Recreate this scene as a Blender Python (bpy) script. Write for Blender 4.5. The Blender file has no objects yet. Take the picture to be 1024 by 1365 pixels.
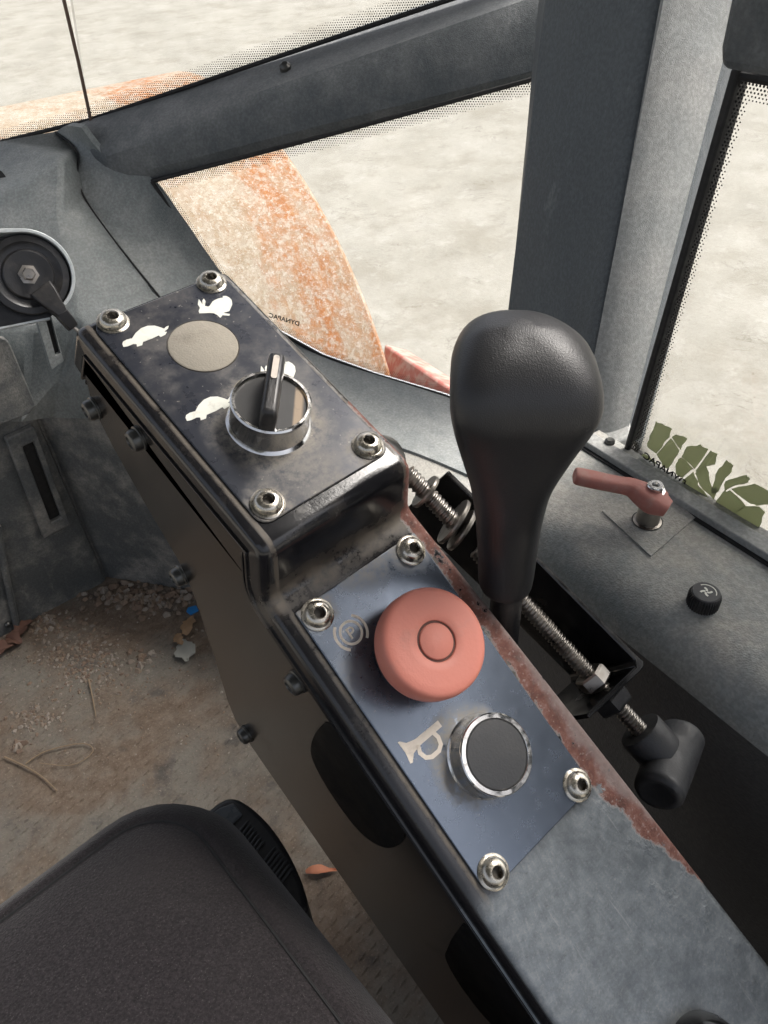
import bpy, bmesh, math, random
from mathutils import Vector, Matrix
R_ = math.radians
random.seed(7)
scene = bpy.context.scene
COL = scene.collection

# ------------------------------------------------------------------ camera
CAM = Vector((0, 0, .72))
RM = Matrix(((0.74026, 0.47598, -0.47482), (-0.67032, 0.46804, -0.57586), (-0.05186, 0.74456, 0.66553)))
cd = bpy.data.cameras.new('camera'); cam = bpy.data.objects.new('camera', cd); COL.objects.link(cam)
cam.matrix_world = Matrix.Translation(CAM) @ RM.to_4x4()
cd.sensor_fit = 'HORIZONTAL'; cd.sensor_width = 36; cd.lens = 36 * 1025 / 1024
cd.clip_start = .01; cd.clip_end = 500
scene.camera = cam
# ------------------------------------------------------------------ world, sun, exposure
wd = bpy.data.worlds.new('World'); scene.world = wd; wd.use_nodes = True
SUN_EL, SUN_AZ = R_(56), R_(108)          # azimuth clockwise from +Y
nt = wd.node_tree; nt.nodes.clear()
sky = nt.nodes.new('ShaderNodeTexSky'); sky.sky_type = 'NISHITA'; sky.sun_disc = False
sky.sun_elevation = SUN_EL; sky.sun_rotation = SUN_AZ; sky.air_density = .7; sky.dust_density = 7.0; sky.ozone_density = .3
bg = nt.nodes.new('ShaderNodeBackground'); bg.inputs['Strength'].default_value = .15
wo = nt.nodes.new('ShaderNodeOutputWorld')
hs = nt.nodes.new('ShaderNodeHueSaturation'); hs.inputs['Saturation'].default_value = .45; nt.links.new(sky.outputs[0], hs.inputs['Color'])   # thin overcast: paler than a clear sky
nt.links.new(hs.outputs[0], bg.inputs[0]); nt.links.new(bg.outputs[0], wo.inputs[0])
sl = bpy.data.lights.new('sun', 'SUN'); sl.energy = 1.5; sl.angle = R_(25); sl.color = (1, .96, .9)
sun = bpy.data.objects.new('sun', sl); COL.objects.link(sun)
sd = Vector((math.sin(SUN_AZ) * math.cos(SUN_EL), math.cos(SUN_AZ) * math.cos(SUN_EL), math.sin(SUN_EL)))
sun.rotation_euler = sd.to_track_quat('Z', 'Y').to_euler(); sun.location = sd * 8
vs = scene.view_settings; vs.view_transform = 'Standard'; vs.look = 'None'; vs.gamma = 1; vs.exposure = 1.2; vs.use_curve_mapping = False
scene.cycles.max_bounces = 8; scene.cycles.transparent_max_bounces = 12

# ------------------------------------------------------------------ places: survey helpers
def ray(x, y): return RM @ Vector(((x - 512) / 1025, -(y - 682.5) / 1025, -1))
def pt(x, y, d): return CAM + ray(x, y) * d
def on(x, y, p0, n):
    r = ray(x, y); return CAM + r * ((p0 - CAM).dot(n) / r.dot(n))
def onz(x, y, z): return on(x, y, Vector((0, 0, z)), Vector((0, 0, 1)))
FW = Vector((.191, 1.636, 0)).normalized(); SD = Vector((FW.y, -FW.x, 0)); UP = Vector((0, 0, 1))
def sfz(s, f, z): return SD * s + FW * f + UP * z

# ------------------------------------------------------------------ material kit
class G:
    def __init__(self, name):
        self.m = bpy.data.materials.new(name); self.m.use_nodes = True
        self.t = self.m.node_tree; self.b = self.t.nodes['Principled BSDF']; self.co = self.t.nodes.new('ShaderNodeTexCoord').outputs['Object']
    def n(self, k): return self.t.nodes.new(k)
    def put(self, s, v):
        if hasattr(v, 'is_output'): self.t.links.new(v, s)
        elif v is not None:
            if s.type == 'RGBA': v = (*v, 1) if isinstance(v, tuple) and len(v) == 3 else (v, v, v, 1) if isinstance(v, (int, float)) else v
            s.default_value = v
    def noise(self, sc, det=5, ro=.55, co=None, dist=0, stretch=None):
        n = self.n('ShaderNodeTexNoise'); c = co or self.co
        if stretch: c = self.mapping(c, stretch)
        self.put(n.inputs['Vector'], c); n.inputs['Scale'].default_value = sc; n.inputs['Detail'].default_value = det
        n.inputs['Roughness'].default_value = ro; n.inputs['Distortion'].default_value = dist
        return n.outputs['Fac']
    def vor(self, sc, feat='F1', co=None, rnd=1):
        n = self.n('ShaderNodeTexVoronoi'); n.feature = feat; self.put(n.inputs['Vector'], co or self.co); n.inputs['Scale'].default_value = sc
        n.inputs['Randomness'].default_value = rnd
        return n.outputs['Distance']
    def mapping(self, c, scale=(1, 1, 1), rot=(0, 0, 0)):
        n = self.n('ShaderNodeMapping'); self.put(n.inputs['Vector'], c); n.inputs['Scale'].default_value = scale; n.inputs['Rotation'].default_value = rot
        return n.outputs[0]
    def ramp(self, f, *st):
        n = self.n('ShaderNodeValToRGB'); self.put(n.inputs[0], f); e = n.color_ramp.elements
        while len(e) < len(st): e.new(.5)
        for q, (p, c) in zip(e, st):
            q.position = p; q.color = (*c, 1) if isinstance(c, tuple) else (c, c, c, 1)
        return n.outputs[0]
    def step(self, f, a, b, lo=0., hi=1.):
        n = self.n('ShaderNodeMapRange'); self.put(n.inputs[0], f); n.interpolation_type = 'SMOOTHSTEP'
        n.inputs[1].default_value = a; n.inputs[2].default_value = b; n.inputs[3].default_value = lo; n.inputs[4].default_value = hi
        return n.outputs[0]
    def mix(self, f, a, b, mode='MIX'):
        n = self.n('ShaderNodeMix'); n.data_type = 'RGBA'; n.blend_type = mode
        self.put(n.inputs[0], f); self.put(n.inputs[6], a); self.put(n.inputs[7], b); return n.outputs[2]
    def math(self, op, a, b=None, c=None):
        n = self.n('ShaderNodeMath'); n.operation = op
        self.put(n.inputs[0], a); self.put(n.inputs[1], b); self.put(n.inputs[2], c); return n.outputs[0]
    def sep(self, c=None):
        n = self.n('ShaderNodeSeparateXYZ'); self.put(n.inputs[0], c or self.co); return n.outputs
    def upness(self):
        g = self.n('ShaderNodeNewGeometry'); return self.sep(g.outputs['Normal'])[2]
    def bump(self, *hs):
        prev = None
        for h, dist, st in hs:
            n = self.n('ShaderNodeBump'); self.put(n.inputs['Height'], h); n.inputs['Distance'].default_value = dist; n.inputs['Strength'].default_value = st
            if prev: self.t.links.new(prev, n.inputs['Normal'])
            prev = n.outputs[0]
        self.t.links.new(prev, self.b.inputs['Normal'])
    def out(self, color=None, rough=None, metal=None, spec=None, coat=None):
        b = self.b.inputs
        self.put(b['Base Color'], color); self.put(b['Roughness'], rough); self.put(b['Metallic'], metal); self.put(b['Specular IOR Level'], spec)
        if coat: b['Coat Weight'].default_value = coat
        return self.m
M = {}
def simple(name, col, rough=.5, metal=0, var=.25, sc=60, bump=0, bsc=400, spec=None, dust=None, dsc=25, dmin=.5, dmax=.75, damt=.6):
    g = G(name); nz = g.noise(sc)
    c = g.mix(nz, tuple(v * (1 - var) for v in col), tuple(min(1, v * (1 + var)) for v in col))
    r = g.step(nz, .3, .7, max(.02, rough - .1), min(1, rough + .1))
    if dust:
        m = g.math('MULTIPLY', g.step(g.noise(dsc, 7, .65), dmin, dmax), damt); c = g.mix(m, c, dust)
        r = g.math('MAXIMUM', r, g.math('MULTIPLY', m, .9))
        if metal: metal = g.math('SUBTRACT', float(metal), g.math('MULTIPLY', m, float(metal)))
    if bump: g.bump((g.noise(bsc, 4), .001, bump))
    M[name] = g.out(c, r, metal, spec); return M[name]

DUST = (.27, .235, .19)
def trim_mat(name, col, dust_hilite, lo, hi, grain=1300, amt=.6, rough=.55):
    """moulded cab plastic: leather grain, scuffs, settled dust, plus a pale highlight painted on up-facing sides"""
    g = G(name)
    base = g.mix(g.noise(9, 4), tuple(v * .8 for v in col), tuple(v * 1.2 for v in col))
    d = g.math('MULTIPLY', g.step(g.noise(14, 9, .68), lo, hi), amt)
    d = g.math('MINIMUM', g.math('ADD', d, g.math('MULTIPLY', g.step(g.upness(), .35, .95), g.step(g.noise(60, 7, .7), .25, .6, .15, .5))), .92)  # up-facing sides paled: top highlight painted in along with the settled dust
    scuff = g.math('MULTIPLY', g.step(g.noise(38, 8, .7, stretch=(1, 1, .35)), .60, .74), .45)
    c = g.mix(d, base, dust_hilite); c = g.mix(scuff, c, tuple(min(1, v * 1.25) for v in dust_hilite))
    fine = g.step(g.noise(420, 3), .35, .7, .85, 1.12); c = g.mix(1., c, fine, 'MULTIPLY')
    g.bump((g.vor(grain, 'SMOOTH_F1'), .0009, .35), (g.noise(40, 5), .002, .15))
    M[name] = g.out(c, g.math('ADD', g.math('MULTIPLY', d, .3), rough), 0, .4)
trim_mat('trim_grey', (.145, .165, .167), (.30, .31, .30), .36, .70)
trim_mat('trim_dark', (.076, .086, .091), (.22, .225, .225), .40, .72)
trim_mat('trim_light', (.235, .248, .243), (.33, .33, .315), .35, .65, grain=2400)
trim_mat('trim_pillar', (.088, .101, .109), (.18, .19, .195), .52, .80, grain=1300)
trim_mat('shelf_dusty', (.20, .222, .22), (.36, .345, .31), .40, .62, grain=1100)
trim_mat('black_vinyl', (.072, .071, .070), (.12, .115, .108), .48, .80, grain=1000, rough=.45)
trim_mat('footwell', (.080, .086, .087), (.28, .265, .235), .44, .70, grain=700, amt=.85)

def console_mat():
    g = G('console_paint'); x, y, z = g.sep()
    big = g.noise(22, 8, .62)
    paint = g.mix(g.noise(90), (.006, .006, .007), (.014, .014, .016))
    dm = g.math('MULTIPLY', g.step(g.noise(45, 8, .7), .50, .80), .20)
    ax = g.math('ABSOLUTE', g.math('ADD', x, .0005))
    ln = g.math('MULTIPLY', g.math('MULTIPLY', g.step(ax, .0298, .0305), g.step(ax, .0328, .0312)), g.step(g.noise(120, 6, .7), .3, .55))
    rs = g.math('MULTIPLY', g.math('MULTIPLY', g.step(y, .060, .066), g.step(y, .076, .070)), g.step(g.noise(80, 6, .7), .35, .6))
    dm = g.math('MAXIMUM', dm, g.math('MULTIPLY', g.math('MAXIMUM', ln, rs), .5))
    c = g.mix(dm, paint, (.17, .14, .105)); rough = g.math('ADD', .17, g.math('MULTIPLY', dm, .9))
    # bare worn zinc towards the rear half of the arm
    yy = g.math('ADD', y, g.math('MULTIPLY', g.math('SUBTRACT', big, .5), .035))
    up_ = g.upness()
    wear = g.math('MULTIPLY', g.step(yy, -.054, -.068), g.step(up_, .45, .75))
    zn = g.ramp(g.noise(160, 9, .78), (.30, (.088, .100, .108)), (.5, (.138, .152, .162)), (.70, (.21, .225, .232)))
    spk = g.step(g.noise(650, 5, .75), .50, .66); zn = g.mix(g.math('MULTIPLY', spk, .28), zn, (.30, .30, .285)); zn = g.mix(g.math('MULTIPLY', g.step(g.noise(500, 4, .7), .58, .72), .3), zn, (.03, .034, .038)); scr = g.step(g.noise(260, 5, .7, co=g.mapping(g.co, (1, .07, 1), (0, 0, .5))), .62, .68); zn = g.mix(g.math('MULTIPLY', scr, .3), zn, (.33, .34, .34)); zn = g.mix(g.math('MULTIPLY', g.step(g.noise(28, 7, .65), .45, .65), .4), zn, (.055, .062, .07))
    c = g.mix(wear, c, zn); rough = g.mix(wear, rough, g.step(g.noise(120, 6, .7), .3, .7, .36, .52))
    # flaked strip with rust along the right-hand edge
    edge = g.math('ADD', x, g.math('MULTIPLY', g.math('SUBTRACT', g.noise(60, 9, .7), .5), .017))
    lim = g.step(y, -.130, -.058, .0475, .0305)
    r1 = g.math('GREATER_THAN', edge, lim)
    r2 = g.math('GREATER_THAN', g.math('ADD', y, g.math('MULTIPLY', g.math('SUBTRACT', big, .5), .03)), -.118)
    r3 = g.math('LESS_THAN', y, .118)
    r4 = g.math('LESS_THAN', y, g.math('ADD', .0, g.step(x, .020, .032, .055, .118)))
    rm = g.math('MULTIPLY', g.math('MULTIPLY', r1, r2), g.math('MULTIPLY', r3, r4))
    rm = g.math('MULTIPLY', rm, g.step(g.noise(75, 7, .7), .37, .41, .0, 1.))
    rust = g.ramp(g.noise(130, 8, .7), (.3, (.05, .02, .014)), (.5, (.13, .05, .036)), (.7, (.21, .135, .115)))
    rust = g.mix(g.math('MULTIPLY', g.step(g.noise(600, 4), .55, .75), .6), rust, (.30, .24, .22))
    rust = g.mix(g.math('MULTIPLY', g.step(g.math('SUBTRACT', edge, lim), .004, .009), .65), rust, g.mix(g.noise(220, 6, .7), (.11, .085, .08), (.26, .23, .22)))
    c = g.mix(rm, c, rust); rough = g.mix(rm, rough, .85)
    rim = g.math('MULTIPLY', g.math('LESS_THAN', g.math('ABSOLUTE', g.math('SUBTRACT', edge, lim)), .0006), g.math('MULTIPLY', r2, g.step(up_, .4, .8)))
    c = g.mix(g.math('MULTIPLY', rim, .35), c, (.3, .30, .29))
    met = g.math('MULTIPLY', wear, g.math('SUBTRACT', .65, g.math('MULTIPLY', rm, .65)))
    h = g.math('SUBTRACT', g.math('MULTIPLY', g.noise(170, 8, .7), .5), g.math('MULTIPLY', rm, .9))
    blis = g.math('MULTIPLY', wear, g.step(g.noise(95, 4, .6), .5, .75))
    nedge = g.step(x, .012, .034)
    g.bump((h, .0006, .2), (g.math('MULTIPLY', blis, nedge), .0010, .35), (g.noise(900, 3), .0002, .15))
    M['console_paint'] = g.out(c, rough, met)
console_mat()
def plate_mat(name, a, b, dustamt, lo, hi, rough, metal, spots):
    g = G(name)
    c = g.mix(g.noise(30, 6), a, b)
    dm = g.math('MULTIPLY', g.step(g.noise(38, 9, .7), lo, hi), dustamt)
    x, y, z = g.sep(); grit = g.noise(90, 8, .7)
    for cx, cy, r0, r1, amt in spots:      # dust gathered round the switches and along the step
        dx, dy = g.math('SUBTRACT', x, cx), g.math('SUBTRACT', y, cy)
        d = g.math('SQRT', g.math('ADD', g.math('MULTIPLY', dx, dx), g.math('MULTIPLY', dy, dy))); d = g.math('ADD', d, g.math('MULTIPLY', g.math('SUBTRACT', grit, .5), .014))
        dm = g.math('MAXIMUM', dm, g.math('MULTIPLY', g.math('MULTIPLY', g.step(d, r1, r0), g.step(g.noise(300, 6, .75), .3, .62)), amt))
    c = g.mix(dm, c, (.20, .18, .15)); sp = g.math('MULTIPLY', g.step(g.noise(700, 3), .68, .74), .5); c = g.mix(sp, c, (.4, .37, .32))
    M[name] = g.out(c, g.math('ADD', g.math('ADD', rough, g.math('MULTIPLY', g.noise(200, 5), .12)), g.math('MULTIPLY', dm, .5)), g.math('SUBTRACT', metal, g.math('MULTIPLY', dm, metal * .9)))
plate_mat('plate_upper', (.020, .022, .030), (.030, .034, .045), .45, .45, .75, .22, .3, [(-.001, .125, .015, .027, .9), (.023, .096, .004, .014, .7), (-.023, .096, .004, .014, .7), (-.002, .100, .006, .02, .5)])
plate_mat('plate_lower', (.115, .138, .175), (.15, .175, .215), .5, .60, .9, .20, .85, [(-.024, .059, .004, .011, .8), (.004, .070, .010, .022, .7), (.024, .058, .004, .014, .8), (-.004, -.020, .014, .021, .9), (-.026, .03, .0, .012, .35)])
def side_mat():
    g = G('side_sheet')
    c = g.mix(g.noise(18, 5), (.0075, .0066, .006), (.013, .0115, .0105))
    d = g.math('MULTIPLY', g.step(g.noise(25, 8, .65, stretch=(1, 1, .5)), .55, .8), .25); c = g.mix(d, c, (.16, .135, .11))
    sc = g.math('MULTIPLY', g.step(g.noise(90, 6, .7, stretch=(1, .25, 1)), .68, .72), .35); c = g.mix(sc, c, (.004, .004, .004))
    M['side_sheet'] = g.out(c, g.math('ADD', .2, g.math('MULTIPLY', d, .5)), 0, .6)
side_mat()
simple('chrome', (.62, .61, .59), .16, 1, .12, 300, dust=DUST, dsc=180, dmin=.52, dmax=.8, damt=.55)
simple('screw_steel', (.46, .43, .37), .25, 1, .18, 350, dust=DUST, dsc=200, dmin=.42, dmax=.72, damt=.65)
simple('steel', (.30, .28, .255), .36, 1, .2, 200, dust=DUST, dsc=120, dmin=.45, dmax=.75, damt=.6)
simple('steel_dark', (.10, .10, .095), .38, .8, .25, 200, dust=DUST, dsc=90, dmin=.5, dmax=.8, damt=.4)
simple('socket', (.045, .038, .03), .6, 0, .3, 200)
simple('black_gloss', (.006, .006, .0065), .18, 0, .2, 50, dust=(.10, .09, .08), dsc=40, dmin=.5, dmax=.85, damt=.22)
simple('black_plastic', (.012, .012, .013), .38, 0, .2, 90, bump=.15, bsc=700, dust=(.12, .105, .09), dsc=60, dmin=.5, dmax=.8, damt=.35)
simple('rubber', (.022, .023, .025), .62, 0, .2, 120, bump=.25, bsc=900, dust=(.12, .11, .10), dsc=70, dmin=.5, dmax=.8, damt=.3)
simple('cap_black', (.020, .021, .023), .55, 0, .15, 200, bump=.12, bsc=900, dust=(.10, .095, .09), dsc=50, dmin=.45, dmax=.8, damt=.3)
simple('estop_red', (.50, .17, .125), .55, 0, .08, 40, bump=.10, bsc=600, dust=(.30, .17, .14), dsc=55, dmin=.56, dmax=.74, damt=.42)
simple('groove', (.10, .045, .035), .8, 0, .3, 300)
simple('beige_dust', (.27, .245, .20), .9, 0, .18, 500, bump=.3, bsc=1200, dust=(.16, .14, .11), dsc=90, dmin=.5, dmax=.75, damt=.5)
simple('print_white', (.62, .62, .55), .6, 0, .12, 400, dust=(.30, .28, .23), dsc=160, dmin=.55, dmax=.75, damt=.5)
simple('print_tan', (.55, .49, .42), .6, 0, .15, 400, dust=(.16, .14, .12), dsc=200, dmin=.5, dmax=.75, damt=.5)
simple('lever_red', (.34, .125, .10), .6, 0, .12, 80, bump=.2, bsc=500, dust=(.34, .24, .20), dsc=60, dmin=.42, dmax=.7, damt=.6)
simple('bracket_grey', (.48, .51, .51), .4, .3, .15, 80, dust=(.2, .19, .17), dsc=70, damt=.5)
simple('sky_sheen_grey', (.075, .085, .095), .3, 0, .15, 90)  # adjuster cap: sky reflection put into its paler grey
simple('blob_black', (.003, .003, .003), .6, 0, .2, 60, spec=.15)
simple('seal_black', (.010, .010, .010), .7, 0, .2, 200)
simple('frame_red', (.46, .15, .12), .7, 0, .15, 12, dust=(.52, .36, .31), dsc=30, dmin=.42, dmax=.58, damt=.8)
simple('twig', (.20, .145, .09), .9, 0, .3, 300)
def stones():
    g = G('stone'); ge = g.n('ShaderNodeNewGeometry'); c = g.ramp(ge.outputs['Random Per Island'], (.0, (.13, .075, .05)), (.35, (.23, .16, .11)), (.65, (.22, .19, .16)), (1., (.36, .33, .29)))
    M['stone'] = g.out(g.mix(g.noise(300), c, (.14, .11, .085)), .95)
stones()
simple('leaf_brown', (.25, .16, .09), .8, 0, .35, 120); simple('leaf_red', (.13, .065, .045), .85, 0, .4, 120)
simple('leaf_pale', (.24, .24, .215), .7, 0, .2, 100); simple('leaf_orange', (.42, .16, .085), .7, 0, .3, 150)
simple('chip_blue', (.015, .16, .42), .5, 0, .15, 150)
simple('joint_brown', (.13, .085, .06), .7, 0, .2, 100)
def knob_mat():
    g = G('grip_vinyl')
    c = g.mix(g.noise(30, 5), (.010, .010, .0105), (.019, .019, .020))
    s = g.math('MULTIPLY', g.step(g.noise(70, 8, .7), .62, .75), .2); c = g.mix(s, c, (.12, .12, .12))
    g.bump((g.vor(2600, 'SMOOTH_F1'), .0002, .45))
    M['grip_vinyl'] = g.out(c, g.step(g.noise(25, 5), .3, .7, .34, .5), 0, .5)
knob_mat()
def fabric():
    g = G('seat_fabric')
    v = g.vor(950); fl = g.noise(800, 5, .8)
    c = g.mix(g.step(fl, .35, .68), (.012, .0098, .0105), (.033, .028, .0295))
    c = g.mix(g.math('MULTIPLY', g.step(g.noise(9, 4), .4, .7), .35), c, (.05, .045, .043))
    c = g.mix(g.math('MULTIPLY', g.step(g.noise(1500, 2), .62, .72), .35), c, (.13, .12, .115))
    g.b.inputs['Sheen Weight'].default_value = .18; g.b.inputs['Sheen Roughness'].default_value = .5
    g.bump((v, .0004, .5), (fl, .0005, .4)); M['seat_fabric'] = g.out(c, .95, 0, .2)
fabric()
def mat_floor():
    g = G('floor_mat')
    n1 = g.noise(7, 8, .62); n2 = g.noise(60, 8, .7); n3 = g.noise(18, 7, .65)
    dirt = g.ramp(n2, (.25, (.078, .057, .041)), (.5, (.140, .106, .079)), (.78, (.21, .170, .134)))
    grey = g.mix(n2, (.095, .086, .072), (.205, .188, .162))
    c = g.mix(g.step(n1, .40, .60), dirt, grey)
    bare = g.math('MULTIPLY', g.step(n3, .56, .68), .6); c = g.mix(bare, c, (.045, .047, .049))
    c = g.mix(g.math('MULTIPLY', g.step(g.noise(420, 4, .7), .56, .70), .6), c, (.28, .24, .205))
    c = g.mix(g.math('MULTIPLY', g.step(g.noise(260, 5, .75), .56, .72), .65), c, (.05, .038, .03))
    g.bump((n2, .006, .5), (g.noise(350, 5, .7), .0018, .6)); M['floor_mat'] = g.out(c, .95, 0, .2)
mat_floor()
def mat_ground():
    g = G('concrete')
    c = g.ramp(g.noise(1.6, 8, .66), (.28, (.232, .222, .193)), (.5, (.278, .268, .237)), (.72, (.32, .31, .28)))
    c = g.mix(g.math('MULTIPLY', g.step(g.noise(2.2, 9, .7), .48, .64), .55), c, (.205, .190, .158))
    c = g.mix(g.math('MULTIPLY', g.step(g.noise(5, 10, .8), .51, .66), .45), c, (.375, .368, .342))
    c = g.mix(g.math('MULTIPLY', g.step(g.noise(45, 8, .75), .52, .66), .5), c, (.20, .18, .145))
    c = g.mix(g.math('MULTIPLY', g.step(g.noise(120, 5, .7), .58, .70), .5), c, (.40, .39, .365))
    ck = g.noise(2.3, 6, .7, dist=1.2); c = g.mix(g.math('MULTIPLY', g.math('MULTIPLY', g.step(g.math('ABSOLUTE', g.math('SUBTRACT', ck, .5)), .009, .002), g.step(g.noise(3, 3), .5, .6)), .6), c, (.12, .105, .085))
    g.bump((g.noise(40, 8, .7), .01, .4)); M['concrete'] = g.out(c, .9, 0, .25)
mat_ground()
def mat_drum():
    g = G('drum_rust')   # object X runs along the drum axis
    x = g.sep()[0]; sp = g.noise(150, 5, .75); soft = g.noise(7, 6, .62, stretch=(2.2, .6, .6), dist=.3); fine = g.noise(46, 8, .75)
    pale = g.ramp(g.noise(26, 8, .7), (.28, (.255, .20, .135)), (.5, (.33, .285, .22)), (.75, (.42, .39, .34)))
    org = g.ramp(fine, (.3, (.24, .072, .015)), (.55, (.32, .115, .03)), (.78, (.40, .24, .12)))
    xx = g.math('ADD', x, g.math('MULTIPLY', g.math('SUBTRACT', soft, .5), .30))
    st1 = g.math('MULTIPLY', g.step(xx, .56, .70), g.step(xx, .87, .80)); st2 = g.math('MULTIPLY', g.step(x, .70, .845), g.step(soft, .40, .60))
    am = g.math('MAXIMUM', g.math('MAXIMUM', g.math('MULTIPLY', st1, g.step(soft, .38, .58, .35, .95)), g.math('MULTIPLY', st2, .7)), g.step(soft, .50, .72, .10, .50))
    am = g.math('MULTIPLY', am, g.step(fine, .34, .56, .25, 1.))
    c = g.mix(am, pale, org)
    c = g.mix(g.math('MULTIPLY', g.step(g.noise(85, 7, .75), .47, .60), .6), c, (.44, .405, .35)); c = g.mix(g.math('MULTIPLY', g.step(sp, .55, .64), .6), c, (.52, .50, .47)); c = g.mix(g.math('MULTIPLY', g.step(g.noise(190, 5, .7), .54, .64), .4), c, (.24, .12, .05))
    g.bump((sp, .004, .5)); M['drum_rust'] = g.out(c, .85, 0, .25)
mat_drum()
def mat_glass():
    m = bpy.data.materials.new('window_glass'); m.use_nodes = True; t = m.node_tree; t.nodes.clear()
    tr = t.nodes.new('ShaderNodeBsdfTransparent'); tr.inputs[0].default_value = (.965, .97, .96, 1)
    gl = t.nodes.new('ShaderNodeBsdfGlossy'); gl.inputs['Roughness'].default_value = .03
    fr = t.nodes.new('ShaderNodeFresnel'); fr.inputs[0].default_value = 1.35
    mx = t.nodes.new('ShaderNodeMixShader'); o = t.nodes.new('ShaderNodeOutputMaterial')
    t.links.new(fr.outputs[0], mx.inputs[0]); t.links.new(tr.outputs[0], mx.inputs[1]); t.links.new(gl.outputs[0], mx.inputs[2])
    df = t.nodes.new('ShaderNodeBsdfDiffuse'); df.inputs[0].default_value = (.5, .47, .42, 1); tcn = t.nodes.new('ShaderNodeTexCoord'); nz = t.nodes.new('ShaderNodeTexNoise'); nz.inputs['Scale'].default_value = 60; nz.inputs['Detail'].default_value = 8
    mr = t.nodes.new('ShaderNodeMapRange'); mr.inputs[1].default_value = .4; mr.inputs[2].default_value = .75; mr.inputs[3].default_value = .005; mr.inputs[4].default_value = .05
    t.links.new(tcn.outputs['Object'], nz.inputs['Vector']); t.links.new(nz.outputs[0], mr.inputs[0]); m2 = t.nodes.new('ShaderNodeMixShader')
    t.links.new(mr.outputs[0], m2.inputs[0]); t.links.new(mx.outputs[0], m2.inputs[1]); t.links.new(df.outputs[0], m2.inputs[2]); t.links.new(m2.outputs[0], o.inputs[0])
    M['window_glass'] = m
mat_glass()
def mat_film():
    g = G('green_film'); c = g.mix(g.noise(40, 5), (.40, .42, .28), (.50, .52, .37))
    c = g.mix(g.math('MULTIPLY', g.step(g.noise(130, 6, .7), .6, .72), .4), c, (.30, .31, .22)); g.out(c, .55, 0, .4)
    t = g.t; tl = t.nodes.new('ShaderNodeBsdfTranslucent'); mx = t.nodes.new('ShaderNodeMixShader'); mx.inputs[0].default_value = .7; o = t.nodes['Material Output']
    t.links.new(c, tl.inputs[0]); t.links.new(g.b.outputs[0], mx.inputs[1]); t.links.new(tl.outputs[0], mx.inputs[2]); t.links.new(mx.outputs[0], o.inputs[0]); M['green_film'] = g.m
mat_film()

# ------------------------------------------------------------------ mesh kit
WM = {}
I4 = Matrix.Identity(4)
def shade(me, ang=35):
    me.shade_smooth(); me.set_sharp_from_angle(angle=R_(ang))
def obj(name, vf, mat, parent=None, frame=I4, bevel=0, seg=2, ang=35, flat=False, label=None, cat=None, group=None, kind=None, subsurf=0, origin=None):
    """verts given in `frame`; linked as one mesh, local to its parent"""
    v, f = vf[0], vf[1]
    W = WM[parent] if parent else Matrix.Translation(origin if origin else frame.translation) @ frame.to_3x3().to_4x4()
    T = W.inverted() @ frame
    me = bpy.data.meshes.new(name); me.from_pydata([T @ Vector(p) for p in v], [], f); me.validate()
    bm = bmesh.new(); bm.from_mesh(me); bmesh.ops.recalc_face_normals(bm, faces=bm.faces); bm.to_mesh(me); bm.free()
    if not flat: shade(me, ang)
    if isinstance(mat, str): me.materials.append(M[mat])
    o = bpy.data.objects.new(name, me); COL.objects.link(o)
    if parent: o.parent = parent; WM[o] = W
    else: o.matrix_world = W; WM[o] = W
    if bevel:
        b = o.modifiers.new('bevel', 'BEVEL'); b.width = bevel; b.segments = seg; b.limit_method = 'ANGLE'; b.angle_limit = R_(30)
    if subsurf:
        s = o.modifiers.new('subd', 'SUBSURF'); s.levels = s.render_levels = subsurf
    tag(o, label, cat, group, kind); return o
def tag(o, label=None, cat=None, group=None, kind=None):
    if label: o['label'] = label
    if cat: o['category'] = cat
    if group: o['group'] = group
    if kind: o['kind'] = kind
    return o
def thing(name, label, cat, W=None, group=None, kind=None):
    o = bpy.data.objects.new(name, None); o.empty_display_size = .02; COL.objects.link(o)
    W = W if isinstance(W, Matrix) else Matrix.Translation(W or Vector()); o.matrix_world = W; WM[o] = W
    return tag(o, label, cat, group, kind)
def dup(o, parent, T):
    """copy of a part (and its sub-parts); T is relative to the parent"""
    c = o.copy(); COL.objects.link(c); c.parent = parent; c.matrix_local = T; WM[c] = WM[parent] @ T
    for ch in o.children:
        d = ch.copy(); COL.objects.link(d); d.parent = c
    return c
def join(*vfs):
    V, F = [], []
    for v, f in vfs:
        k = len(V); V += list(v); F += [tuple(i + k for i in q) for q in f]
    return V, F
def xf(vf, T): return [T @ Vector(p) for p in vf[0]], vf[1]
def lathe(prof, n=32, a0=0):
    V, F = [], []; idx = []
    for r, z in prof:
        if r < 1e-7: idx.append([len(V)]); V.append((0, 0, z))
        else:
            idx.append(list(range(len(V), len(V) + n)))
            V += [(r * math.cos(a0 + 2 * math.pi * i / n), r * math.sin(a0 + 2 * math.pi * i / n), z) for i in range(n)]
    for a, b in zip(idx, idx[1:]):
        for i in range(n):
            j = (i + 1) % n
            if len(a) == 1 and len(b) == 1: continue
            if len(a) == 1: F.append((a[0], b[i], b[j]))
            elif len(b) == 1: F.append((a[i], a[j], b[0]))
            else: F.append((a[i], a[j], b[j], b[i]))
    return V, F
def prism(poly, z0, z1):
    n = len(poly); V = [(x, y, z0) for x, y in poly] + [(x, y, z1) for x, y in poly]
    F = [tuple(range(n - 1, -1, -1)), tuple(range(n, 2 * n))] + [(i, (i + 1) % n, n + (i + 1) % n, n + i) for i in range(n)]
    return V, F
def box(x0, x1, y0, y1, z0, z1): return prism([(x0, y0), (x1, y0), (x1, y1), (x0, y1)], z0, z1)
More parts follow.
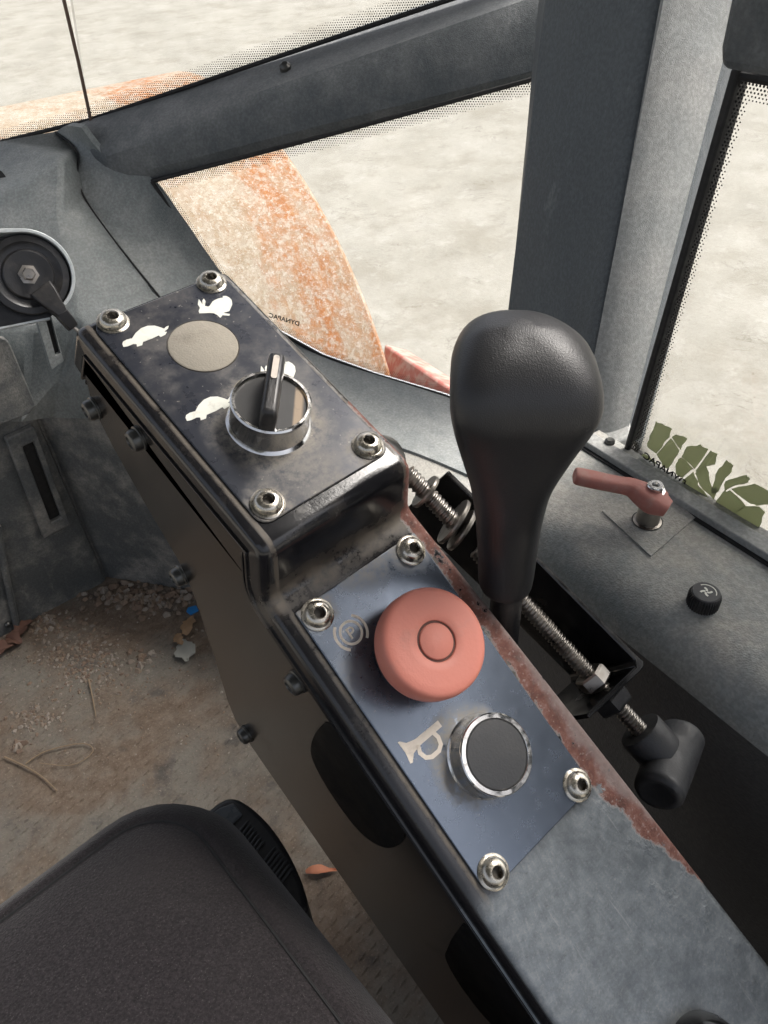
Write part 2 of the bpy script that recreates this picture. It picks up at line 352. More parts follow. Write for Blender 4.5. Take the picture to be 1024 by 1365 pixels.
def loft(rings, closed=True, cap=True):
    n = len(rings[0]); V = [p for r in rings for p in r]; F = []
    for k in range(len(rings) - 1):
        for i in range(n if closed else n - 1):
            j = (i + 1) % n; F.append((k * n + i, k * n + j, (k + 1) * n + j, (k + 1) * n + i))
    if cap: F += [tuple(range(n - 1, -1, -1)), tuple(range(len(V) - n, len(V)))]
    return V, F
def tube(path, r, n=10):
    path = [Vector(p) for p in path]; rings = []; ref = None
    rr = r if isinstance(r, (list, tuple)) else [r] * len(path)
    for i, p in enumerate(path):
        t = (path[min(i + 1, len(path) - 1)] - path[max(i - 1, 0)]).normalized()
        if ref is None: ref = t.orthogonal().normalized()
        ref = (ref - t * ref.dot(t)).normalized(); b = t.cross(ref)
        rings.append([p + (ref * math.cos(2 * math.pi * k / n) + b * math.sin(2 * math.pi * k / n)) * rr[i] for k in range(n)])
    return loft(rings)
def slab(pts, thick, n=None):
    """outline in space, given thickness along its normal (away from the viewer)"""
    pts = [Vector(p) for p in pts]
    if n is None:
        n = Vector()
        for a, b in zip(pts, pts[1:] + pts[:1]): n += (a - pts[0]).cross(b - pts[0])
        n.normalize()
        if n.dot(pts[0] - CAM) < 0: n = -n
    k = len(pts); V = pts + [p + n * thick for p in pts]
    return V, [tuple(range(k)), tuple(range(2 * k - 1, k - 1, -1))] + [(i, i + k, (i + 1) % k + k, (i + 1) % k) for i in range(k)]
def cr(P, t):
    """Catmull-Rom through points"""
    k = min(int(t), len(P) - 2); u = t - k
    a, b, c, d = P[max(k - 1, 0)], P[k], P[k + 1], P[min(k + 2, len(P) - 1)]
    return .5 * ((2 * b) + (c - a) * u + (2 * a - 5 * b + 4 * c - d) * u * u + (3 * b - a - 3 * c + d) * u ** 3)
def spline(P, n): P = [Vector(p) for p in P]; return [cr(P, (len(P) - 1) * i / (n - 1)) for i in range(n)]
def patch(rows, nu=24, nv=10, thick=.004):
    """smooth sheet through rows of points, with a real thickness behind it"""
    R1 = [spline(r, nu) for r in rows]; cols = [spline([r[i] for r in R1], nv) for i in range(nu)]
    V = [cols[i][j] for i in range(nu) for j in range(nv)]; F = [(i * nv + j, i * nv + j + 1, (i + 1) * nv + j + 1, (i + 1) * nv + j) for i in range(nu - 1) for j in range(nv - 1)]
    c = sum(V, Vector()) / len(V); nn = (V[nv] - V[0]).cross(V[1] - V[0]).normalized()
    k = len(V); off = []
    for i in range(nu):
        for j in range(nv):
            a = cols[min(i + 1, nu - 1)][j] - cols[max(i - 1, 0)][j]; b = cols[i][min(j + 1, nv - 1)] - cols[i][max(j - 1, 0)]
            m = a.cross(b).normalized(); m = m if m.dot(cols[i][j] - CAM) > 0 else -m; off.append(cols[i][j] + m * thick)
    F2 = [tuple(q + k for q in reversed(f)) for f in F]
    bd = [i * nv for i in range(nu)] + [(nu - 1) * nv + j for j in range(1, nv)] + [i * nv + nv - 1 for i in range(nu - 2, -1, -1)] + [j for j in range(nv - 2, 0, -1)]
    S = [(a, b, b + k, a + k) for a, b in zip(bd, bd[1:] + bd[:1])]
    return V + off, F + F2 + S
def arc(cx, cy, r, a0, a1, n): return [(cx + r * math.cos(R_(a0 + (a1 - a0) * i / (n - 1))), cy + r * math.sin(R_(a0 + (a1 - a0) * i / (n - 1)))) for i in range(n)]
def rrect(x0, x1, y0, y1, r, n=5):
    return arc(x1 - r, y1 - r, r, 0, 90, n) + arc(x0 + r, y1 - r, r, 90, 180, n) + arc(x0 + r, y0 + r, r, 180, 270, n) + arc(x1 - r, y0 + r, r, 270, 360, n)
def axes(o, z, x=None):
    z = Vector(z).normalized(); x = Vector(x) if x is not None else z.orthogonal(); x = (x - z * x.dot(z)).normalized(); y = z.cross(x)
    return Matrix.Translation(o) @ Matrix((x, y, z)).transposed().to_4x4()
mm = .001
def S(l): return [tuple(c * mm for c in p) for p in l]

# ================================================================== THE SETTING
GZ = -1.09
obj('ground', ([(-60, -60, GZ), (80, -60, GZ), (80, 80, GZ), (-60, 80, GZ)], [(0, 1, 2, 3)]), 'concrete', kind='structure', origin=Vector((0, 0, GZ)))

# cab floor: a mat with raised tread studs under the dirt
flo = obj('cab_floor', box(-.5, .6, -.5, 1.0, -.03, 0), 'floor_mat', kind='structure', origin=Vector((0, .5, 0)))
V, F = [], []
for i in range(-28, 36):
    for j in range(0, 74):
        x = i * .0125 + (.00625 if j % 2 else 0) - .02; y = .08 + j * .0095
        x += random.uniform(-.0006, .0006); h = random.uniform(.0003, .0016); k = len(V); a, b = .0045, .0021
        V += [(x - a, y - b * .5, 0), (x, y - b, 0), (x + a, y + b * .5, 0), (x, y + b, 0), (x - a * .55, y - b * .2, h), (x + a * .55, y + b * .2, h)]
        F += [(k, k + 1, k + 5, k + 4), (k + 1, k + 2, k + 5), (k + 2, k + 3, k + 4, k + 5), (k + 3, k, k + 4)]
obj('tread_studs', (V, F), 'floor_mat', flo, kind='stuff', flat=True)

# footwell walls
p0, p1, p2 = onz(-60, 882, 0), onz(150, 770, 0), onz(345, 803, 0)
def up_to(p, z): return Vector((p.x, p.y, z))
nA = (p1 - p0).cross(UP).normalized(); nB = (p2 - p1).cross(UP).normalized()
fw = thing('footwell_wall', None, None, up_to(p1, 0), kind='structure')
def wa(x, y): return on(x, y, p0, nA)
def wad(x, y, f): return CAM + (wa(x, y) - CAM) * f
def wb(x, y): return on(x, y, p1, nB)
p2b = p1 + (p2 - p1) * 2.6
pr = [p0 + (p0 - p1) * .4, p0, p1 + (p0 - p1).normalized() * .02, p1 + (p2 - p1).normalized() * .02, p2b]
obj('panel', patch([[up_to(q, z * k) for q, k in zip(pr, (1, 1, .95, .8, .28))] for z in (-.004, .12, .24, .36)], 40, 12, .006), 'footwell', fw)
def facing(n, p): return n if n.dot(CAM - p) > 0 else -n
nA = facing(nA, p0); nB = facing(nB, p1)
def ringslab(outer, inner, n, h):
    k = len(outer); V = []
    for l in (outer, inner): V += [p + n * h for p in l]
    for l in (outer, inner): V += list(l)
    F = []
    for i in range(k):
        j = (i + 1) % k
        F += [(i, j, k + j, k + i), (i, j, 2 * k + j, 2 * k + i), (k + i, k + j, 3 * k + j, 3 * k + i)]
    return V, F
def inset(pts, f):
    c = sum(pts, Vector()) / len(pts); return [p + (c - p) * f for p in pts]
def bez(pts, r=.25, n=4):
    """round the corners of an outline in space"""
    o = []
    for i, b in enumerate(pts):
        a, c = pts[i - 1], pts[(i + 1) % len(pts)]; p, q = b + (a - b) * r, b + (c - b) * r
        for k in range(n): t = k / (n - 1); o.append(p * (1 - t) ** 2 + b * 2 * t * (1 - t) + q * t * t)
    return o
# slot frame, small slot and cover let into the front footwell wall
out_ = [wa(*q) for q in ((4, 582), (42, 564), (91, 696), (56, 714))]
inn = [wa(*q) for q in ((27, 592), (42, 585), (79, 686), (65, 693))]
f1 = obj('slot_frame', ringslab(out_, inn, nA, .008), 'footwell', fw, bevel=.002)
obj('slot_opening', slab([p + nA * .001 for p in inn], .002, -nA), 'seal_black', f1)
o2 = [wad(*q, .94) for q in ((40, 405), (62, 405), (82, 478), (66, 490))]; i2 = [wad(*q, .94) for q in ((55, 412), (63, 412), (78, 468), (71, 471))]
f2 = obj('slot_frame', ringslab(o2, i2, nA, .006), 'trim_grey', fw, bevel=.0015)
obj('slot_opening', slab([p + nA * .001 for p in i2], .002, -nA), 'seal_black', f2)
obj('cover', slab([p for p in bez([wad(*q, .925) for q in ((-60, 450), (10, 450), (48, 540), (40, 552), (-60, 590))], .12)], .006, -nA), 'footwell', fw, bevel=.002)
obj('seam_trim', tube([wa(*q) + nA * .002 for q in ((-4, 700), (6, 760), (22, 836))], .004, 8), 'footwell', fw)
obj('screw', xf(lathe([(.004, 0), (.004, .002), (.0025, .004), (0, .004)], 14), axes(wa(10, 832), nA)), 'steel_dark', fw)

# window plane in front, beam, trims
WL, WR = pt(165, 238, .80), pt(715, 105, .66); WN = (WR - WL).cross(UP).normalized(); WN = facing(WN, WL)
def ww(x, y, h=0): return on(x, y, WL + WN * h, WN)
UL, UR = pt(76, 172, .83), pt(606, -3, .70); UN = facing((UR - UL).cross(UP).normalized(), UL)
def wu(x, y, h=0): return on(x, y, UL + UN * h, UN)
XL = pt(-90, 214, .87); XN = facing((UL - XL).cross(UP).normalized(), UL)
def wx(x, y, h=0): return on(x, y, UL + XN * h, XN)
def wr(x, y, h=0): return on(x, y, SD * .345 - SD * h, SD)

dv = [(-90, 214, .87), (0, 191, .845), (74, 178, .825), (101, 204, .805), (110, 262, .80), (206, 389, .795), (246, 455, .785), (82, 214, .775), (34, 250, .775), (-90, 275, .775), (80, 290, .768), (106, 425, .765), (40, 440, .760), (-90, 440, .735), (84, 490, .792), (72, 556, .815), (235, 562, .775), (34, 548, .79), (-90, 556, .735)]
df_ = [(0, 1, 8, 9), (1, 2, 3, 7), (1, 7, 8), (7, 3, 4, 10), (8, 7, 10), (9, 8, 12, 13), (8, 10, 11, 12), (10, 4, 5, 11), (11, 5, 6, 16), (11, 16, 15, 14), (12, 11, 14, 17), (14, 15, 17), (13, 12, 17, 18)]
dc = thing('dash_cover', 'grey moulded dashboard cover in the upper left corner', 'dashboard', pt(40, 300, .82))
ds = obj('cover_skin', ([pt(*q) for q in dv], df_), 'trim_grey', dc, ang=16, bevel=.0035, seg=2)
ds.modifiers['bevel'].angle_limit = R_(14)
so = ds.modifiers.new('solid', 'SOLIDIFY'); so.thickness = .004; so.offset = 0
obj('chip', slab([pt(*q) for q in ((-10, 222, .79), (2, 228, .79), (8, 236, .79), (-10, 238, .79))], .002), 'seal_black', dc)

seam = [(74, 176, .825), (103, 203, .805), (112, 262, .80), (207, 388, .795), (300, 490, .80), (420, 560, .81), (545, 600, .80), (640, 640, .77), (760, 700, .72)]
edge = [(108, 170), (146, 214), (207, 242), (297, 366), (354, 430), (431, 474), (591, 526), (690, 560), (800, 592)]
st = thing('sill_trim', 'grey plastic trim strip along the lower edge of the front window', 'window trim', pt(200, 320, .8))
mid = [pt(*q) * .5 + ww(*e) * .5 + Vector((0, 0, .004)) for q, e in zip(seam, edge)]
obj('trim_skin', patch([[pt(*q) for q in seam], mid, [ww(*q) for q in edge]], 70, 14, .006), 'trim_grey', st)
obj('seam_gap', tube([pt(x, y, d - .003) for x, y, d in spline([Vector(q) for q in seam[:6]], 40)], .0010, 8), 'seal_black', st)
low = [(150, 440, .82), (180, 470, .83), (230, 520, .82), (290, 590, .80), (340, 620, .79), (430, 660, .77), (560, 700, .74), (680, 740, .70), (800, 780, .66)]
s2_ = thing('sill_shelf', 'grey plastic shelf behind the black control console', 'shelf', pt(500, 640, .8))
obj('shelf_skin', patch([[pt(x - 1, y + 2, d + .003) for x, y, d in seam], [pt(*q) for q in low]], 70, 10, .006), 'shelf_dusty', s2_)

bl = [(50, 183, .845), (76, 174, .825), (104, 180, .805), (134, 195, .785), (143, 208, .784), (148, 222, .79), (160, 236, .795), (182, 245, .802), (182, 245, .83), (76, 174, .86)]
br = [(755, -60, .70), (762, -52, .69), (765, -40, .668), (768, -24, .648), (768, 4, .647), (768, 52, .655), (768, 80, .66), (768, 94, .668), (768, 94, .70), (762, -52, .73)]
bm_ = thing('window_beam', 'dark grey padded beam running between upper and lower windows', 'beam', pt(150, 215, .8))
ringsB = [[pt(*a) * (1 - t) + pt(*b) * t for a, b in zip(bl, br)] for t in [i / 24 for i in range(25)]]
cen_ = sum(ringsB[0], Vector()) / 10 + Vector((0, 0, -.004)) - WN * .008; ringsB = [[p.lerp(cen_, 1 - math.cos(R_(q))) + (WL - WR).normalized() * .022 * math.sin(R_(q)) for p in ringsB[0]] for q in (86, 70, 52, 34, 17)] + ringsB
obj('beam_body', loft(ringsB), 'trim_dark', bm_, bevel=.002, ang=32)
for px in ((380, 88, .70), (133, 166, .80)):
    obj('rivet', xf(lathe([(.0055, -.004), (.0055, .001), (.003, .003), (0, .003)], 16), axes(pt(px[0], px[1], px[2] + (.035 if px[0] > 200 else .01)), UP + UN * .5)), 'steel_dark', bm_)

# pillar
pl = thing('window_pillar', 'wide grey padded pillar standing between the two side windows', 'pillar', pt(760, 590, .5))
tp = [(727, 0, .505), (770, 0, .475), (830, 0, .445), (868, 0, .430), (890, 3, .428), (915, 10, .432), (985, 40, .455), (985, 40, .52), (740, 0, .56)]
bt = [(660, 560, .64), (695, 585, .60), (735, 600, .56), (758, 605, .535), (770, 604, .528), (785, 600, .522), (838, 578, .515), (850, 560, .56), (690, 540, .68)]
ext = 1.18
rings = []
for i in range(31):
    t = -.3 + 1.33 * i / 30; lean = (pt(*tp[3]) - pt(*bt[3])) * (0 if i < 30 else 3.5)      # runs on up to the roof
    rings.append([pt(*b) * (1 - t) + pt(*a) * t + lean for a, b in zip(tp, bt)])
P_ = [spline(r + [r[0]], 80)[:-1] for r in rings]
half = len(P_[0])
obj('pillar_pad', loft(P_), 'trim_pillar', pl, ang=60)
fl_ = [[pt(x, y, d - .008) * t + pt(x2, y2, d2 - .004) * (1 - t) for (x, y, d), (x2, y2, d2) in zip([(884, 3, .428), (905, 8, .430), (940, 22, .438), (975, 38, .4515)], [(767, 604, .5285), (785, 600, .522), (810, 592, .516), (836, 578, .513)])] for t in [-.06 + 1.09 * i / 14 for i in range(15)]]
fl_ += [[p + (pt(*tp[3]) - pt(*bt[3])) * k for p in fl_[-1]] for k in (.5, 1.5, 2.5, 3.5)]
obj('lit_side_face', patch(fl_, 16, 40, .004), 'trim_light', pl)  # paler than the pad: side-window light put into its colour
obj('foot_piece', slab([pt(*q) for q in ((782, 592, .512), (838, 545, .512), (842, 580, .505), (790, 606, .50))], .01), 'trim_light', pl, bevel=.002)
hz0 = on(1000, 96, SD * .318, SD).z - .005; hf = on(960, 60, SD * .316, SD).dot(FW)
tb = thing('window_header', 'dark trim block in the upper right corner above the side window', 'trim block', sfz(.33, hf, hz0))
hp = [(.318, hz0 + .004), (.315, hz0 + .012), (.315, hz0 + .085), (.325, hz0 + .095), (.362, hz0 + .095), (.362, hz0 + .002)]
obj('block', loft([[sfz(s_, f, z) for s_, z in hp] for f in (hf, hf - .004, -.3)]), 'trim_dark', tb, bevel=.005, seg=3)
# ledge on the right
ld = thing('side_ledge', 'dusty grey ledge under the right side window with black vinyl front', 'ledge', sfz(.29, .1, .414))
prof = [(.345, .400), (.345, .414), (.30, .4155), (.268, .415), (.258, .4125), (.250, .407), (.2455, .398), (.2445, .385), (.250, .385)]
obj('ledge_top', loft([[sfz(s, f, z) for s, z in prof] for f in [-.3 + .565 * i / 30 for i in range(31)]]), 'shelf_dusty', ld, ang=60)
obj('front_panel', loft([[sfz(s, f, z) for s, z in ((.2452, .3925), (.2452, .0), (.262, .0), (.262, .3925))] for f in [-.3 + .565 * i / 10 for i in range(11)]]), 'black_vinyl', ld, bevel=.003)
obj('edge_strip', loft([[sfz(s, f, z) for s, z in ((.322, .4155), (.322, .4205), (.333, .4205), (.333, .4155))] for f in (-.3, .262)]), 'trim_light', ld, bevel=.0008)
obj('strip_gap', loft([[sfz(s, f, z) for s, z in ((.3195, .4152), (.3195, .4162), (.322, .4162), (.322, .4152))] for f in (-.3, .262)]), 'seal_black', ld)
sc_ = onz(813, 590, .4205)
obj('screw', xf(lathe([(.0032, 0), (.0032, .0018), (.0022, .0028), (0, .0028)], 16), Matrix.Translation(sc_)), 'steel_dark', ld)
obj('instruction_plate', slab([onz(x, y, .4163) for x, y in ((803, 681), (868, 640), (927, 690), (868, 741))], .0006, -UP), 'shelf_dusty', ld)
# unseen roof slab, added and sized to darken plate reflections
obj('unseen_roof', box(-.9, .62, -.85, 1.15, 1.40, 1.47), 'trim_dark', kind='structure', bevel=.02, origin=Vector((0, 0, 1.4)))
# ------------------------------------------------------------------ window panes with dotted borders
def inside(p, poly):
    c = False
    for a, b in zip(poly, poly[1:] + poly[:1]):
        if (a[1] > p[1]) != (b[1] > p[1]) and p[0] < (b[0] - a[0]) * (p[1] - a[1]) / (b[1] - a[1]) + a[0]: c = not c
    return c
def segd(p, a, b):
    dx, dy = b[0] - a[0], b[1] - a[1]; t = max(0, min(1, ((p[0] - a[0]) * dx + (p[1] - a[1]) * dy) / (dx * dx + dy * dy)))
    return math.hypot(p[0] - a[0] - t * dx, p[1] - a[1] - t * dy)
def pane(name, label, pts, n, edges, pitch, band, r0, r1):
    """glass sheet; `edges` are the sides that carry the printed dot border and rubber seal"""
    c = sum(pts, Vector()) / len(pts); T = axes(c, n, n.cross(UP)); Ti = T.inverted()
    root = thing(name, label, 'window', T)
    P = [(q.x, q.y) for q in (Ti @ p for p in pts)]
    obj('glass', prism(P, -.005, 0), 'window_glass', root, frame=T, flat=True)
    segs = [(P[i], P[(i + 1) % len(P)]) for i in edges]; V, F = [], []
    x0, x1 = min(p[0] for p in P), max(p[0] for p in P); y0, y1 = min(p[1] for p in P), max(p[1] for p in P)
    j = 0; y = y0
    while y < y1:
        x = x0 + (pitch / 2 if j % 2 else 0)
        while x < x1:
            d = min(segd((x, y), *s) for s in segs)
            if d < band and inside((x, y), P):
                r = r0 + (r1 - r0) * d / band; k = len(V)
                V += [(x + r * math.cos(a * math.pi / 3), y + r * math.sin(a * math.pi / 3), .0004) for a in range(6)]; F.append(tuple(range(k, k + 6)))
            x += pitch
        y += pitch * .866; j += 1
    obj('dot_border', (V, F), 'seal_black', root, frame=T, kind='stuff', flat=True)
    for a, b in segs:
        obj('seal', tube([(a[0], a[1], .001), (b[0], b[1], .001)], .0021, 8), 'seal_black', root, frame=T)
    return root, T
rw, rT = pane('lower_window_pane', 'clear pane below the dark beam with a rusty orange drum behind it',
     [ww(*q) for q in ((203, 241), (450, 176), (740, 97), (790, 83), (772, 586), (690, 562), (590, 526), (500, 499), (430, 474), (350, 430), (290, 366))], WN, [0, 1, 4, 5, 6, 7, 8, 9, 10], .0023, .0115, .00088, .00045)
pane('upper_window_pane', 'large clear pane above the dark beam, right of the thin brown joint', [wu(*q) for q in ((118, 160), (350, 82), (606, -3), (760, -50), (760, -420), (30, -420))], UN, [0, 1, 2], .0023, .0140, .00088, .00045)
pane('corner_window_pane', 'clear pane in the upper left corner, left of the thin brown joint', [wx(*q) for q in ((-90, 212), (0, 189), (118, 160), (30, -300), (-120, -300))], XN, [0, 1], .0023, .0115, .00088, .00045)
j_ = obj('glass_joint', tube([wu(x, y, .004) for x, y in ((122, 164), (104, 80), (84, -5), (62, -100))], .0019, 8), 'joint_brown', label='thin brown joint strip between the two upper panes', cat='strip', origin=wu(122, 164))
pane('side_window_pane', 'clear side window pane on the right with cracked green film stuck low on it', [wr(978, 118), wr(990, 100), sfz(.345, -.3, wr(990, 100).z + .002), sfz(.345, -.3, .395), wr(834, 612)], -SD, [0, 1, 4], .0018, .0090, .00070, .0004)
sealp = thing('window_seal', 'black rubber seal between the grey pillar and the right side window', 'seal', wr(845, 580))
obj('seal_body', slab([wr(x, y, .004) for x, y in ((974, 92), (986, 90), (979, 118), (841, 592), (836, 586))], .01), 'seal_black', sealp, bevel=.001)

# cracked green film on the side window
fp = thing('window_sticker', 'cracked and peeling olive green film on the right side window', 'sticker', wr(930, 630))
pieces = [[(195, 130), (240, 150), (300, 175), (290, 235), (195, 350), (130, 300), (150, 230)], [(300, 250), (360, 335), (350, 375), (285, 460), (250, 460), (200, 360)],
 [(345, 215), (425, 250), (370, 325), (315, 240)], [(430, 310), (520, 300), (575, 330), (480, 465), (385, 385)], [(375, 395), (470, 470), (440, 490), (385, 540), (340, 510), (345, 430)],
 [(590, 345), (640, 370), (620, 440), (570, 450), (500, 490), (490, 480)], [(500, 500), (565, 460), (600, 605), (650, 620), (620, 690), (515, 590), (490, 510)],
 [(400, 560), (470, 500), (505, 570), (500, 595), (610, 710), (600, 740), (390, 590)], [(612, 600), (660, 470), (715, 420), (760, 450), (745, 500), (690, 560), (660, 630), (615, 655)],
 [(710, 560), (780, 545), (860, 520), (885, 550), (870, 575), (780, 595), (700, 640)], [(690, 650), (740, 640), (850, 740), (740, 825), (630, 740)],
 [(760, 630), (930, 585), (1020, 640), (1090, 700), (1020, 735), (940, 740), (880, 720)], [(850, 750), (960, 760), (990, 800), (960, 900), (930, 960), (750, 830)], [(85, 375), (115, 365), (200, 430), (170, 425)]]
for pc in pieces:
    cx_ = sum(p[0] for p in pc) / len(pc); cy_ = sum(p[1] for p in pc) / len(pc); pc = [(cx_ + (x - cx_) * 1.07, cy_ + (y - cy_) * 1.07) for x, y in pc]; q = []
    for a, b in zip(pc, pc[1:] + pc[:1]):
        for t in (0, .33, .66): q.append((a[0] + (b[0] - a[0]) * t + random.uniform(-6, 6), a[1] + (b[1] - a[1]) * t + random.uniform(-6, 6)))
    obj('film_piece', slab([wr(840 + x / 5.565, 540 + y / 5.565, .0012 + random.uniform(0, .0006)) for x, y in q], .0003, SD), 'green_film', fp, flat=True)
def text(name, s, T, size, mat, parent=None, ex=.0001, bold=0, **kw):
    cu = bpy.data.curves.new(name, 'FONT'); cu.body = s; cu.size = size; cu.extrude = ex; cu.offset = bold * size; cu.align_x = 'CENTER'; cu.align_y = 'CENTER'
    tmp = bpy.data.objects.new('t', cu); me = bpy.data.meshes.new_from_object(tmp); bpy.data.objects.remove(tmp)
    V = [tuple(v.co) for v in me.vertices]; F = [tuple(p.vertices) for p in me.polygons]; bpy.data.meshes.remove(me)
    return obj(name, (V, F), mat, parent, frame=T, flat=True, **kw)
# glazing mark, printed on the outside and so reversed from in here
def mirrored(o, ux, nrm): 
    T = axes(o, nrm, ux); return T
a, b = ww(362, 421, .001), ww(396, 431, .001)
text('maker_mark', 'DYNAPAC', axes((a + b) / 2, -WN, a - b), 0.0078, 'seal_black', rw, ex=.0001, bold=.02)
a, b = wr(862, 609, .0022), wr(910, 643, .0022)
text('maker_mark', 'DYNAPAC', axes((a + b) / 2, SD, a - b), .0070, 'seal_black', fp, ex=.0001, bold=.02)

# ------------------------------------------------------------------ outside: roller drum and frame
DS, DF, DZ, DR = .75, 1.752, -.375, .716
dT = axes(sfz(DS - .85, DF, DZ), UP, SD)
dr = thing('roller_drum', 'rusty orange and white steel roller drum outside the front window', 'drum', Matrix.Translation(sfz(DS - .85, DF, GZ)))
cyl = xf(lathe([(DR - .12, -.85), (DR - .012, -.85), (DR, -.838)] + [(DR, -.838 + 1.676 * i / 8) for i in range(1, 9)] + [(DR - .012, .85), (DR - .12, .85)], 160), Matrix.Rotation(R_(90), 4, 'Y'))
obj('drum_shell', cyl, 'drum_rust', dr, frame=dT, ang=40)
for e in (-.78, .78): obj('end_plate', xf(lathe([(0, e - .01), (DR - .11, e - .01), (DR - .11, e + .01), (0, e + .01)], 48), Matrix.Rotation(R_(90), 4, 'Y')), 'drum_rust', dr, frame=dT)
rf = thing('machine_frame', 'faded red steel frame bar beside the drum outside the window', 'frame', pt(555, 500, 1.5))
obj('frame_bar', slab([pt(512, 458, 1.62), pt(660, 556, 1.22), pt(640, 640, 1.22), pt(500, 560, 1.62)], .06), 'frame_red', rf, bevel=.006)

# ================================================================== CONTROL CONSOLE (its own frame: x across, y along the arm, z off the lower plate)
PA = R_(35.8)
C0 = Vector((.122616, .11808, .46992))
KW = Matrix.Translation(C0) @ Matrix.Rotation(PA, 4, 'X')
PB = R_(20.4 - 35.8)
UW = KW @ Matrix.Translation((0, .1461, .0077)) @ Matrix.Rotation(PB, 4, 'X')
con = thing('control_console', 'black metal control console with blue button plates and a peeling rusty edge', 'control console', KW)

def fillet(poly, rad, n=7, m=6):
    """poly-line with rounded inner corners; fixed number of samples so that offsets match"""
    P = [Vector((*p, 0)) for p in poly]; out = []; prev = P[0]
    for i in range(1, len(P)):
        if i < len(P) - 1:
            a, b, c = P[i - 1], P[i], P[i + 1]; u = (a - b).normalized(); v = (c - b).normalized()
            th = u.angle(v); L = max(rad[i - 1], .02) / math.tan(th / 2); s, e = b + u * L, b + v * L
        else: s = P[i]; e = None
        for k in range(m): out.append(prev.lerp(s, k / m))
        if e is None: out.append(s); break
        cen = b + (u + v).normalized() * (max(rad[i - 1], .02) / math.sin(th / 2))
        r0, r1 = s - cen, e - cen; ang = r0.angle(r1)
        for k in range(n):
            t = k / (n - 1); out.append(cen + (r0 * math.sin((1 - t) * ang) + r1 * math.sin(t * ang)) / math.sin(ang))
        prev = e
    return out
LP = [(-300, 0), (70, 0), (82.5, 25.2), (201, -7.4), (203, -34)]
def lid_line(o):
    P = [Vector((*p, 0)) for p in LP]; ns = []
    for a, b in zip(P, P[1:]):
        d = (b - a).normalized(); ns.append(Vector((-d.y, d.x, 0)))
    Q = []
    for i, p in enumerate(P):
        if i == 0: Q.append(p - ns[0] * o)
        elif i == len(P) - 1: Q.append(p - ns[-1] * o)
        else:
            b = (ns[i - 1] + ns[i]); b = b / b.length_squared * 2; Q.append(p - b * o)
    return fillet([(q.x, q.y) for q in Q], [5 + o, max(6.5 - o, .3), max(6 - o, .3)])
base_line = lid_line(0)
def hw(y):
    l = 38.0 if y < 66 else max(36.5, 38 - (y - 66) * .08)
    r = 38 + (60 - y) * .055 if y < 60 else max(34.0, 38 - (y - 60) * .17)
    return l, r
rr = 4.0
sec = [(-rr + rr * math.sin(R_(a)), rr * (1 - math.cos(R_(a)))) for a in range(0, 91, 15)] + [(0, 8.6), (.1, 9), (.9, 9.3), (1.1, 10), (.8, 10.6), (-.2, 10.8), (-.3, 11.8), (.6, 12.1), (.7, 12.9), (.2, 13.4), (-2, 13.6)]
lines = [lid_line(o) for _, o in sec]
rings = []
for k in range(len(base_line)):
    l, r = hw(base_line[k].x)
    ring = [(-(l + dx), lines[i][k].x, lines[i][k].y) for i, (dx, o) in reversed(list(enumerate(sec)))]
    ring += [(-l * .5, base_line[k].x, base_line[k].y), (0, base_line[k].x, base_line[k].y), (r * .5, base_line[k].x, base_line[k].y)]
    ring += [(r + dx, lines[i][k].x, lines[i][k].y) for i, (dx, o) in enumerate(sec)]
    rings.append(S(ring))
obj('lid', loft(rings, closed=False, cap=False), 'console_paint', con, frame=KW, ang=50)
YZ = Matrix(((0, 0, 1, 0), (1, 0, 0, 0), (0, 1, 0, 0), (0, 0, 0, 1)))
def yz(poly, x0, x1): return xf(prism([(a * mm, b * mm) for a, b in poly], x0 * mm, x1 * mm), YZ)
top_in = [(p.x, p.y) for p in lid_line(9)][::-1]
lowo = [(-300, -142), (-150, -151), (-61, -160.5), (10, -166), (24, -166.5), (37, -163), (48, -152), (69, -121), (82, -103), (92.4, -89), (101, -79), (113.6, -70.5), (142, -63.5), (167, -55), (180, -48), (187, -39), (192, -22)]
pan = obj('side_panel', yz(lowo + [(193, -16)] + top_in[2:], -37.2, -35.2), 'side_sheet', con, frame=KW, bevel=.0005, flat=False)
obj('core', yz([(a, b + 6) for a, b in lowo] + [(188, -16)] + [(p.x - 4 if p.x > 190 else p.x, p.y - 1) for p in lid_line(9)][::-1][2:], -35, 32), 'black_plastic', con, frame=KW)
blobs = [[(20.5, -24), (17, -9), (9, -2), (-12, -6), (-27, -14), (-35, -30), (-38, -52), (-34, -68), (-25, -75), (-8, -76), (6, -70), (13, -58), (18, -40)],
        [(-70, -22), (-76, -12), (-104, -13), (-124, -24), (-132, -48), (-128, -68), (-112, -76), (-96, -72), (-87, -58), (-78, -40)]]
for q in blobs:  # flat black shapes laid on the outer face of the sheet
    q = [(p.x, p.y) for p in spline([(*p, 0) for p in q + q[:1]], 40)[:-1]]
    obj('dark_blob', yz(q, -37.8, -37.1), 'blob_black', con, frame=KW, bevel=.0003)
# side bolts
bolt_vf = lathe(S([(5.2, 0), (5.2, .9), (4.6, 1.2), (4.5, 3.2), (3.9, 4.3), (2.6, 4.8), (2.4, 4.2), (0, 4.2)]), 24)
proto = obj('side_bolt', bolt_vf, 'steel_dark', con, frame=KW @ Matrix.Translation((-.0372, .1824, -.043)) @ Matrix.Rotation(R_(-90), 4, 'Y'))
for y, z in ((151.6, -13.5), (108, -80.5), (39.4, -21), (27.7, -156.9)):
    dup(proto, con, Matrix.Translation((0, (y - 182.4) * mm, (z + 43) * mm)))

